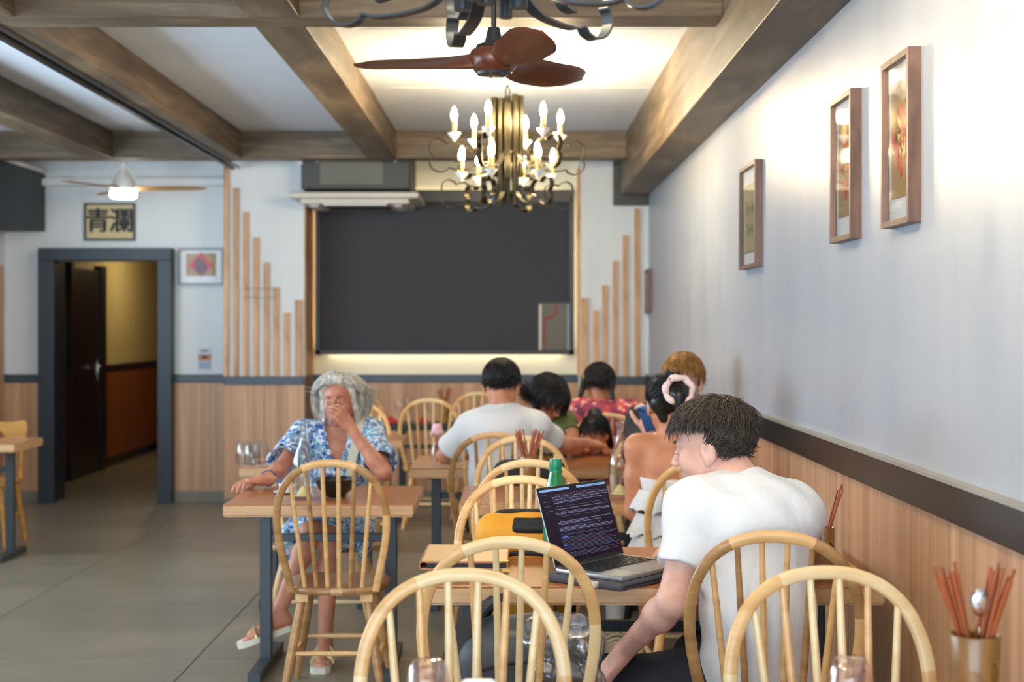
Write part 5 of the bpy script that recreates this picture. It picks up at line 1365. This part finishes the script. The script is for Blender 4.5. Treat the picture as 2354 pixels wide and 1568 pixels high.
F = body_field(J, *bounds(J, ['pelvis', 'hipL', 'hipR', 'knL', 'knR', 'anL', 'anR'], 0.14), 0.009, 1.0, 0.012, torso=False, arms=False, neck=False)
F.cap(J['hipL'], J['hipR'], 0.105, k=0.05).warp(wrinkle(0.006, 24, 8))
solid('trousers', F, M_trouser, t)
for an, rz in (('anL', 0.6), ('anR', 0.4)):
    A = Vector(J[an]); F = Field((A.x-0.2, A.y-0.2, 0.0), (A.x+0.2, A.y+0.26, 0.16), 0.008)
    d = Vector((-math.sin(rz), math.cos(rz), 0)); F.cap((A.x, A.y, 0.055), Vector((A.x, A.y, 0.045))+d*0.15, 0.045, 0.04, 0.02).cap((A.x, A.y, 0.06), (A.x, A.y, 0.11), 0.045, k=0.02)
    F.keep(lambda P: 0.004-P[..., 2]); solid('shoe', F, M_sneaker, t)
def fl_man(p, d):
    f = np.stack([p[:, 0]*1.1, 0.15+p[:, 1]*0.35+0.45*(p[:, 2] > 0.45)*(p[:, 1] > -0.4), -0.85*np.ones(len(p))], 1); f += np.cross(d, np.array([0, 0, 1.0]))*0.25; return f
lnm = (0.50, 0.20, -2.6)
def ex_man(F, W):
    F.ell(W(0.0, -0.02, 0.074), (0.055, 0.065, 0.048), None, 0.03); F.cap(W(-0.05, 0.068, 0.078), W(0.05, 0.068, 0.078), 0.018, 0.018, 0.03)
capm = hair_cap(HC, HR, 1.04, 0.0045, 0.008, lnm, ex_man, seed=4, amp=0.005)
st = strands(HC, HR, 1.04, 5200, lambda d: 0.018+0.016*(d[:, 2] > 0.5)+0.022*(d[:, 2] > 0.68)+0.012*(d[:, 2] > 0.6)*(d[:, 1] > 0.1)+0.014*(d[:, 1] < -0.55), fl_man, lnm, 0.012, 0.0014, seed=5, lift=0.40, jit=0.34, var=(0.55, 1.55))
link('hair', mesh_np('hair', [capm.nets(), st], M_h_brown), t)
cz = Vector(J['neck']); ca = (HC-cz).normalized(); cu_ = ca.cross(Vector((1, 0, 0))).normalized(); cv_ = ca.cross(cu_)
obj('collar', MB().tube([cz+(cu_*math.cos(a)+cv_*math.sin(a))*0.0645+ca*0.002 for a in [2*math.pi*i/32 for i in range(32)]], 0.0065, 8, closed=True), M_tee, t, 60)

# ---- grey haired woman drinking ---------------------------------------------------
t = person('person in a blue flowered dress drinking from a glass', None)
HC, HR = Vector((-0.838, 6.90, 1.122)), frame((-0.16, -0.97, -0.06), math.radians(3))
J = dict(pelvis=(-0.86, 6.93, 0.54), waist=(-0.862, 6.95, 0.70), chest=(-0.858, 6.95, 0.88), neck=(-0.842, 6.945, 1.000), head=tuple(HC+HR @ Vector((0, -0.03, -0.05))),
         shR=(-1.012, 6.94, 0.962), shL=(-0.690, 6.95, 0.968), elR=(-1.085, 6.66, 0.815), wrR=(-1.112, 6.40, 0.792), elL=(-0.600, 6.635, 0.800), wrL=(-0.765, 6.68, 1.015),
         hipL=(-0.78, 6.90, 0.53), hipR=(-0.94, 6.90, 0.53), knL=(-0.905, 6.42, 0.555), knR=(-0.825, 6.45, 0.525), anL=(-1.03, 6.28, 0.225), anR=(-0.822, 6.25, 0.10))
lo, hi = bounds(J, ALLJ, 0.13)
g = 0.90
FB = body_field(J, lo, hi, 0.0065, g)
FH, W = head_field(HC, HR, 0.98, 0.0032, neck_to=J['neck'], neck_r=0.047, jaw=0.96)
HRf = hand_field(J['wrR'], Vector((-0.95, -0.45, -0.03)), Vector((0.05, 0.1, 1)), 1, (0.45, 0.50, 0.62, 0.75), s=0.97, arm_from=J['elR'], spread=0.10, thumb=(0.55, 0.75, -0.5))
HLf = hand_field(J['wrL'], Vector((-0.55, -0.22, 0.74)), Vector((0.55, -0.75, 0.30)), 1, (1.05, 1.0, 0.95, 0.9), s=0.95, arm_from=J['elL'], thumb=(0.35, 0.65, -0.85), tcurl=0.2)
feet = []
for an, d in (('anR', Vector((0.0, -1, 0))), ('anL', Vector((-0.92, -0.15, -0.30)).normalized())):
    A = Vector(J[an]); lo2 = A-Vector((0.26, 0.26, 0.2)); hi2 = A+Vector((0.26, 0.26, 0.2)); f = Field(lo2, hi2, 0.005)
    f.cap(A, A+Vector((0, 0, -0.045))+d*0.02, 0.036, 0.036, 0.02).cap(A+Vector((0, 0, -0.05))-d*0.03, A+Vector((0, 0, -0.062))+d*0.12, 0.032, 0.024, 0.03)
    sd = d.cross(Vector((0, 0, 1))).normalized()
    for k in range(5): f.cap(A+Vector((0, 0, -0.066))+d*0.115+sd*(-0.030+0.015*k), A+Vector((0, 0, -0.070))+d*(0.165-0.012*abs(k-1.5))+sd*(-0.034+0.016*k), 0.012 if k != 1 else 0.013, 0.009, 0.006)
    feet.append((f, A, d, sd))
body = solid('body', [FB, FH, HRf, HLf]+[f[0] for f in feet], M_sk_tan, t)
face_parts(body, W, HR, 0.98, M_brow)
# dress: bodice with wide elbow sleeves, V neck and a skirt
F = body_field(J, *bounds(J, ['pelvis', 'waist', 'chest', 'neck', 'shL', 'shR', 'elL', 'elR', 'knL', 'knR'], 0.22), 0.0065, g, 0.015, legs=False, neck=False, arms=False, belly=1.04)
for a, e, ff in (('shR', 'elR', 0.80), ('shL', 'elL', 0.78)):
    A, E_ = Vector(J[a]), Vector(J[e]); F.cap(A+Vector((0, 0, 0.005)), A.lerp(E_, ff)+Vector((0, 0.0, -0.004)), 0.060, 0.088, 0.03, flatb=True)
    F.cap(A.lerp(E_, 0.30), A.lerp(E_, ff+0.05), 0.040, 0.080, 0.006, op='cut')
for q in (Vector((-0.842, 6.84, 1.01)), Vector((-0.846, 6.83, 0.95)), Vector((-0.848, 6.83, 0.905))): pass
for z0, w0 in ((1.03, 0.070), (0.99, 0.064), (0.95, 0.054), (0.91, 0.042), (0.875, 0.028), (0.85, 0.014)):
    F.rbox((-0.845, 6.83, z0), (w0, 0.085, 0.024), rad=0.010, k=0.008, op='cut')
F.cap(J['neck'], Vector(J['neck'])+Vector((0.0, 0.0, 0.10)), 0.068, 0.070, 0.01, op='cut')
for hp, kn in (('hipL', 'knL'), ('hipR', 'knR')): F.cap(J[hp], Vector(J[kn])+Vector((0, 0.09, -0.0)), 0.096, 0.088, 0.05)
F.cap((-0.70, 6.78, 0.53), (-0.70, 6.60, 0.50), 0.06, 0.05, 0.05).cap((-0.70, 6.62, 0.50), (-0.69, 6.58, 0.40), 0.04, 0.02, 0.04)
F.cap((-1.01, 6.70, 0.55), (-1.03, 6.50, 0.52), 0.05, 0.04, 0.05).cap((-1.03, 6.52, 0.50), (-1.035, 6.50, 0.36), 0.035, 0.02, 0.04)
F.warp(wrinkle(0.006, 30, 6, (1, 1, 0.5)))
dress = solid('dress', F, M_bluefloral, t)
obj('shoulder_strap', MB().tube(catmull([(-0.70, 7.02, 0.98), (-0.705, 6.95, 1.035), (-0.725, 6.875, 1.00), (-0.755, 6.845, 0.90), (-0.775, 6.830, 0.80), (-0.775, 6.835, 0.70)], 6), 0, flat=(0.008, 0.042), up=(0.1, -1, 0.5)), M_strap, t, 60)
obj('bracelet', MB().tube([Vector(J['wrR'])+Vector((0.005, 0.055, 0.002))+Vector((math.cos(a)*0.034, math.sin(a)*0.008, math.sin(a)*0.032)) for a in [2*math.pi*i/20 for i in range(20)]], 0.0055, 8, closed=True), M_bracelet, t, 60)
obj('pendant', MB().lathe([(0, -0.006), (0.005, 0), (0, 0.006)], 10, (-0.842, 6.852, 0.885)), M_chrome, t)
gl = thing('drinking_glass', 'clear tumbler held to the mouth by the person in the blue dress', 'glass', (-0.872, 6.742, 1.050))
gl.rotation_euler = (math.radians(-58), math.radians(-12), 0)
obj('glass_bowl', MB().lathe([(0.0, -0.045), (0.026, -0.045), (0.030, -0.03), (0.036, 0.045)], 24), M_pinkglass, gl, 60)
obj('inner_bowl', MB().lathe([(0.0, -0.038), (0.023, -0.037), (0.034, 0.045)], 24), M_glass, gl, 60)
for f, A, d, sd in feet:
    so = MB(); ring = []
    out = []
    for u, w in ((-0.055, 0.020), (-0.05, 0.032), (0.0, 0.036), (0.06, 0.038), (0.12, 0.046), (0.165, 0.042), (0.19, 0.026)): out.append((u, w))
    V = []; upv = sd.cross(d).normalized(); upv = upv if upv.z > 0 else -upv
    base = A+Vector((0, 0, -0.078))
    poly = [(u, w) for u, w in out]+[(u, -w) for u, w in out[::-1]]
    n = len(poly)
    for zz in (-0.022, 0.004): V += [base+d*u+sd*w+upv*zz for u, w in poly]
    so.add(V, [tuple(range(n))[::-1], tuple(range(n, 2*n))]+[(i, (i+1) % n, n+(i+1) % n, n+i) for i in range(n)])
    s_ = obj('sandal', so, M_sandal, t)
    for u0, hh in ((0.10, 0.040), (0.035, 0.062)):
        pts = [base+d*u0+sd*(0.044*math.cos(a))+upv*(0.002+hh*math.sin(a)) for a in [math.pi*i/10 for i in range(11)]]
        obj('sandal_strap', MB().tube(pts, 0, flat=(0.006, 0.020), up=(d.x, d.y, d.z+0.01)), M_sandalgold, s_)
lnw = (0.66, -0.05, -0.9)
def ex_w(F, W):
    for sx in (-1, 1):
        F.cap(W(sx*0.070, -0.03, 0.05), W(sx*0.080, -0.028, -0.08), 0.024, 0.022, 0.02); F.cap(W(sx*0.080, -0.028, -0.08), W(sx*0.076, -0.035, -0.150), 0.024, 0.014, 0.02)
        F.cap(W(sx*0.020, 0.050, 0.117), W(sx*0.074, 0.018, 0.05), 0.016, 0.016, 0.02); F.cap(W(sx*0.074, 0.018, 0.05), W(sx*0.082, 0.002, -0.06), 0.014, 0.014, 0.02)
    F.cap(W(-0.05, -0.10, 0.0), W(0.05, -0.10, 0.0), 0.03, 0.03, 0.03); F.cap(W(-0.05, -0.09, -0.12), W(0.05, -0.09, -0.12), 0.03, 0.03, 0.05)
    rg = random.Random(31)
    for i in range(46):
        a = rg.uniform(-0.35, math.pi+0.35); x, y = 0.088*math.cos(a), -0.02-0.085*math.sin(a); zl = rg.uniform(-0.185, -0.11); oc = rg.uniform(0.9, 1.22)
        p0, p1, p2 = W(x*0.95, y, 0.0), W(x*1.04, y, -0.08), W(x*oc, y*oc+rg.uniform(-0.01, 0.012), zl)
        F.cap(p0, p1, 0.012, 0.011, 0.008); F.cap(p1, p2, 0.011, 0.003, 0.006)
FHc = hair_cap(HC, HR, 0.98, 0.0045, 0.013, lnw, ex_w, 0.0018, 9)
def fl_w(p, d):
    fr = (d[:, 1] > 0.0)*(p[:, 2] > 0.0)
    return np.stack([np.where(fr, np.sign(d[:, 0]+0.12)*1.6, p[:, 0]*0.5*(p[:, 2] > 0)-p[:, 0]*0.25*(p[:, 2] <= 0)), np.where(fr, -0.9, -0.15), np.where(fr, -0.35, -1.0)], 1)
st = strands(HC, HR, 0.98, 4200, lambda d: 0.14+0.09*(d[:, 2] > 0.2), fl_w, lnw, 0.021, 0.0015, seed=12, lift=0.20, jit=0.16, droop=0.30, var=(0.6, 1.4))
link('hair', mesh_np('hair', [FHc.nets(), st], M_h_grey), t)

# ---- simpler seated figures -------------------------------------------------------
def seated(label, HC, fwd, J, skin_m, shirt_m, hair_m, g=1.0, sleeves=(0.6, 0.6), hs=1.0, line=(0.5, -0.2, -0.85), hair_len=0.07, hair_n=1500, extra=None, roll=0.0, trousers=True, hands=(), flow=None, h=0.0085, hh=0.0045, cut_low=0.46, box=None, droop=0.1, inflate=0.014):
    t = person(label, None); HC = Vector(HC); R = frame(fwd, roll)
    J = dict(J); J['head'] = tuple(HC+R @ Vector((0, -0.03, -0.05)))
    lo, hi = bounds(J, ALLJ, 0.13)
    parts = [body_field(J, lo, hi, h, g)]
    FHd, W = head_field(HC, R, hs, hh, neck_to=J['neck'], neck_r=0.052*g)
    parts.append(FHd)
    for hd in hands: parts.append(hand_field(*hd[0], **hd[1]))
    b = solid('body', parts, skin_m, t)
    face_parts(b, W, R, hs, hair_m)
    if shirt_m is not None:
        F = body_field(J, *bounds(J, ['pelvis', 'waist', 'chest', 'neck', 'shL', 'shR', 'elL', 'elR', 'wrL', 'wrR'], 0.16), h, g*1.02, 0.014, legs=False, neck=False, sleeves=sleeves)
        F.cap(J['neck'], Vector(J['neck']).lerp(HC, 0.5), 0.056*g, 0.062*g, 0.006, op='cut').warp(wrinkle(0.006, 22, len(label)))
        F.keep(lambda P: (cut_low-P[..., 2])); solid('shirt', F, shirt_m, t)
    if trousers and 'hipL' in J:
        F = body_field(J, *bounds(J, ['pelvis', 'hipL', 'hipR', 'knL', 'knR', 'anL', 'anR'], 0.14), 0.012, g, 0.012, torso=False, arms=False, neck=False)
        F.cap(J['hipL'], J['hipR'], 0.105*g, k=0.05); solid('trousers', F, M_trouser, t)
    cp = hair_cap(HC, R, hs, 0.0055, inflate, line, extra, 0.002, 3, box)
    st = strands(HC, R, hs, hair_n, lambda d: hair_len*np.ones(len(d)), flow or flow_down, line, inflate+0.003, 0.0016, seed=len(label), lift=0.25, droop=droop)
    link('hair', mesh_np('hair', [cp.nets(), st], hair_m), t)
    return t, W, R, b
def legs_fwd(cx, cy, sy, zs=0.52, half=0.085):
    """seated legs; sy=+1 looks away from the camera"""
    return dict(hipL=(cx-half, cy, zs), hipR=(cx+half, cy, zs), knL=(cx-half*1.25, cy+sy*0.40, zs), knR=(cx+half*1.25, cy+sy*0.40, zs), anL=(cx-half*1.25, cy+sy*0.42, 0.09), anR=(cx+half*1.25, cy+sy*0.42, 0.09))
# person in white shirt, seen from behind, leaning over the table
J = dict(pelvis=(-0.055, 7.22, 0.54), waist=(-0.055, 7.18, 0.74), chest=(-0.055, 7.20, 0.95), neck=(-0.052, 7.24, 1.085), shL=(-0.215, 7.24, 0.965), shR=(0.120, 7.23, 0.975),
         elL=(-0.345, 7.36, 0.815), wrL=(-0.26, 7.56, 0.80), elR=(0.235, 7.38, 0.865), wrR=(0.40, 7.56, 0.865), **legs_fwd(-0.055, 7.25, 1))
seated('person in a white shirt seen from behind, leaning over the table', (-0.054, 7.275, 1.178), (0.10, 0.93, -0.42), J, M_sk_mid, M_tee, M_h_black, 1.06, (0.72, 0.72), 1.03, (0.5, 0.02, -1.4), 0.028, 1700,
       hands=[((J['wrR'], Vector((0.8, 0.45, -0.1)), Vector((-0.2, -0.4, 1)), -1), dict(curls=(0.6, 0.6, 0.7, 0.7), arm_from=J['elR'], h=0.004)), ((J['wrL'], Vector((0.8, 0.5, 0)), Vector((0, 0, 1)), 1), dict(h=0.0045, arm_from=J['elL']))])
# dark haired person bowed to the right
J = dict(pelvis=(0.13, 8.35, 0.54), waist=(0.13, 8.32, 0.72), chest=(0.15, 8.27, 0.88), neck=(0.175, 8.22, 0.98), shL=(0.31, 8.24, 0.93), shR=(0.01, 8.24, 0.93),
         elL=(0.36, 8.02, 0.80), wrL=(0.32, 7.85, 0.80), elR=(-0.04, 8.02, 0.80), wrR=(0.08, 7.85, 0.80), **legs_fwd(0.13, 8.33, -1))
def ex_long(F, W):
    for sx in (-1, 1): F.cap(W(sx*0.07, -0.02, 0.02), W(sx*0.078, 0.03, -0.10), 0.032, 0.020, 0.03)
    F.cap(W(-0.03, -0.09, 0.0), W(0.03, -0.09, -0.05), 0.035, 0.03, 0.03)
t2, W2, R2, b2 = seated('person in an olive top with head bowed to the right', (0.205, 8.10, 1.075), (0.62, -0.55, -0.62), J, M_sk_mid, M_greentop, M_h_black, 0.92, (0.5, 0.5), 1.02, (0.55, -0.15, -0.95), 0.13, 1500, ex_long, math.radians(-8), droop=0.5)
# child at the table
J = dict(pelvis=(0.50, 8.42, 0.50), waist=(0.50, 8.38, 0.60), chest=(0.49, 8.34, 0.70), neck=(0.485, 8.28, 0.775), shL=(0.58, 8.29, 0.75), shR=(0.40, 8.29, 0.75),
         elL=(0.61, 8.15, 0.74), wrL=(0.52, 8.02, 0.785), elR=(0.36, 8.15, 0.74), wrR=(0.42, 8.02, 0.785), **legs_fwd(0.50, 8.42, -1, 0.50, 0.06))
def ex_child(F, W):
    F.ell(W(0.02, -0.085, 0.105), (0.045, 0.045, 0.045), None, 0.02); F.cap(W(-0.07, -0.05, 0.0), W(-0.075, -0.05, -0.11), 0.03, 0.016, 0.03)
seated('small person bowed low over the table edge behind the carafe', (0.475, 8.17, 0.862), (-0.50, -0.70, -0.42), J, M_sk_mid, M_redfloral, M_h_black, 0.62, (0.5, 0.5), 0.84, (0.50, -0.05, -0.8), 0.05, 900, ex_child, trousers=False, hh=0.004)
# person in red flowered top, from behind
J = dict(pelvis=(0.575, 8.83, 0.54), waist=(0.575, 8.85, 0.72), chest=(0.575, 8.86, 0.90), neck=(0.56, 8.88, 1.015), shL=(0.42, 8.86, 0.965), shR=(0.735, 8.86, 0.955),
         elL=(0.385, 9.02, 0.80), wrL=(0.46, 9.25, 0.80), elR=(0.775, 9.02, 0.80), wrR=(0.70, 9.25, 0.80), **legs_fwd(0.575, 8.85, 1))
def ex_pig(F, W):
    F.cap(W(-0.085, -0.05, 0.03), W(-0.105, -0.06, -0.09), 0.026, 0.014, 0.01); F.cap(W(0.080, -0.05, 0.0), W(0.100, -0.06, -0.10), 0.022, 0.014, 0.01)
tp, Wp_, Rp_, bp_ = seated('person in a red flowered top seen from behind near the back wall', (0.548, 8.90, 1.125), (0.25, 0.95, -0.28), J, M_sk_mid, M_redfloral, M_h_black, 0.92, (0.7, 0.7), 0.98, (0.5, -0.25, -0.95), 0.06, 1200, ex_pig)
obj('hair_tie', MB().tube([Wp_(-0.088+0.0, -0.05+0.02*math.cos(a), 0.025+0.02*math.sin(a)) for a in [2*math.pi*i/12 for i in range(12)]], 0.010, 8, closed=True), mat('yellow_hair_tie', lin(220, 176, 30), 0.5), tp, 60)
# ginger haired person facing the camera
J = dict(pelvis=(0.80, 6.98, 0.54), waist=(0.80, 6.99, 0.75), chest=(0.80, 6.98, 0.96), neck=(0.815, 6.97, 1.095), shL=(0.955, 6.96, 1.035), shR=(0.625, 6.96, 1.025),
         elL=(0.985, 6.72, 0.82), wrL=(0.86, 6.50, 0.80), elR=(0.60, 6.74, 0.84), wrR=(0.632, 6.555, 1.000), hipL=(0.885, 6.95, 0.53), hipR=(0.715, 6.95, 0.53), knL=(0.88, 6.62, 0.53), knR=(0.60, 6.60, 0.53), anL=(0.88, 6.60, 0.09), anR=(0.47, 6.46, 0.10))
def fl_fringe(p, d): return np.stack([p[:, 0]*0.8+0.15, 0.7*p[:, 1]+0.35*(p[:, 2] > 0.3), -0.9*np.ones(len(p))], 1)
tg, Wg, Rg, bg = seated('person in black facing the camera by the right wall, holding a blue phone', (0.838, 6.955, 1.215), (-0.22, -0.95, -0.16), J, M_sk_fair, M_navyshirt, M_h_ginger, 1.0, (0.9, 0.9), 1.04, (0.42, 0.05, -1.5), 0.050, 2400, None, flow=fl_fringe, inflate=0.015,
       hands=[((J['wrR'], Vector((-0.05, 0.05, 1)), Vector((0.45, -0.85, 0.0)), -1), dict(curls=(1.0, 1.0, 1.05, 1.1), arm_from=J['elR'], h=0.0035, thumb=(0.55, 0.75, -0.55)))])
sk_ = Field((0.33, 6.15, -0.01), (0.60, 6.60, 0.30), 0.005)
sk_.cap((0.47, 6.46, 0.26), (0.47, 6.455, 0.12), 0.047, 0.042, 0.01); solid('sock', sk_, M_sock, tg)
sn = Field((0.33, 6.12, -0.01), (0.62, 6.62, 0.22), 0.005)
sn.cap((0.47, 6.47, 0.05), (0.455, 6.27, 0.040), 0.050, 0.046, 0.03).cap((0.47, 6.47, 0.06), (0.47, 6.46, 0.125), 0.050, 0.052, 0.02); sn.keep(lambda P: 0.003-P[..., 2])
shoe = solid('sneaker', sn, M_sneaker, tg)
for k in range(5):
    y_, z_ = 6.425-0.035*k, 0.128-0.012*k
    obj('lace', MB().tube([(0.425, y_, z_-0.012), (0.445, y_-0.012, z_+0.002), (0.467, y_-0.006, z_+0.006), (0.489, y_-0.012, z_+0.002), (0.508, y_, z_-0.012)], 0.0065, 8), M_lace, shoe, 60)
obj('lace', MB().tube(catmull([(0.43, 6.40, 0.125), (0.41, 6.385, 0.105), (0.43, 6.375, 0.09), (0.46, 6.39, 0.115), (0.49, 6.375, 0.10), (0.51, 6.385, 0.115), (0.49, 6.395, 0.13)], 5), 0.005, 8), M_lace, shoe, 60)
ph = thing('phone', 'blue phone with a camera bump held up by the person in black', 'phone', (0.622, 6.515, 1.062))
ph.scale = (0.86, 0.86, 0.86)
ph.rotation_euler = (math.radians(12), math.radians(-17), math.radians(-14))
obj('phone_body', MB().box((0, 0, 0), (0.070, 0.009, 0.145), bev=0.004), M_phone, ph, 40)
obj('camera_bump', MB().box((-0.016, -0.0055, 0.050), (0.030, 0.003, 0.030), bev=0.001), M_phone, ph)
for dx, dz in ((-0.008, 0.007), (0.007, -0.007)): obj('lens', MB().tube([(-0.016+dx, -0.0065, 0.050+dz), (-0.016+dx, -0.0085, 0.050+dz)], 0.006, 12), M_phonedark, ph, 40)
# bare shouldered person with the scrunchie
J = dict(pelvis=(0.70, 5.82, 0.54), waist=(0.69, 5.80, 0.71), chest=(0.675, 5.81, 0.90), neck=(0.650, 5.825, 1.045), shL=(0.510, 5.815, 0.990), shR=(0.835, 5.83, 0.985),
         elL=(0.500, 5.86, 0.72), wrL=(0.545, 6.03, 0.775), elR=(0.885, 5.98, 0.78), wrR=(0.78, 6.16, 0.80), **legs_fwd(0.70, 5.84, 1))
def ex_bun(F, W):
    F.ell(W(0.018, -0.110, 0.045), (0.050, 0.045, 0.046), None, 0.015)
    F.cap(W(0.018, -0.14, 0.03), W(0.012, -0.145, -0.05), 0.030, 0.012, 0.02)
    F.cap(W(-0.045, -0.06, 0.0), W(-0.035, -0.065, -0.06), 0.035, 0.02, 0.03)
tb, Wb, Rb, bb = seated('person in a white strapless ruffled top and pink scrunchie, seen from behind', (0.640, 5.835, 1.160), (-0.10, 0.97, -0.12), J, M_sk_mid, None, M_h_black, 0.88, (0, 0), 0.98, (0.5, -0.3, -0.85), 0.08, 2000, ex_bun, trousers=False, h=0.0065,
       flow=lambda p, d: np.stack([-p[:, 0]+0.1, -0.9-p[:, 1], 0.5-p[:, 2]], 1), hh=0.0042)
ring = []
for i in range(28):
    a = 2*math.pi*i/28; w = 1+0.05*math.sin(7*a)
    ring.append(Wb(0.018+0.055*w*math.cos(a), -0.135-0.006*math.sin(5*a), 0.052+0.052*w*math.sin(a)))
obj('scrunchie', MB().tube(ring, [0.0140+0.002*math.sin(5*i) for i in range(28)], 10, closed=True), M_scrunchie, tb, 60)
F = body_field(J, *bounds(J, ['pelvis', 'waist', 'chest', 'shL', 'shR'], 0.20), 0.007, 0.90, 0.013, legs=False, neck=False, arms=False)
F.keep(lambda P: np.maximum(0.46-P[..., 2], P[..., 2]-0.865)); F.warp(wrinkle(0.006, 34, 2, (1, 1, 0.4)))
top_ = solid('strapless_top', F, M_ruffle, tb)
for zt, rr in ((0.82, 0.158), (0.725, 0.166), (0.64, 0.172)):
    mb = MB(); n = 72; V = []
    for z_, e in ((zt, 0.0), (zt-0.03, 0.014), (zt-0.085, 0.030)):
        for i in range(n):
            a = 2*math.pi*i/n; w = rr+e+(zt-z_)*0.16*math.sin(a*13+z_*40)
            V.append((0.690+math.cos(a)*w*1.08, 5.805+math.sin(a)*w*0.84, z_-0.010*math.sin(a*13)*(zt-z_)/0.085))
    mb.add(V, [(r*n+i, r*n+(i+1) % n, (r+1)*n+(i+1) % n, (r+1)*n+i) for r in range(2) for i in range(n)])
    obj('ruffle', mb, M_ruffle, top_, 60)
F = Field((0.45, 5.6, 0.40), (0.95, 6.35, 0.70), 0.010)
for hp, kn in (('hipL', 'knL'), ('hipR', 'knR')): F.cap(J[hp], J[kn], 0.10, 0.075, 0.04)
F.warp(wrinkle(0.008, 28, 5)); solid('skirt', F, M_ruffle, tb)
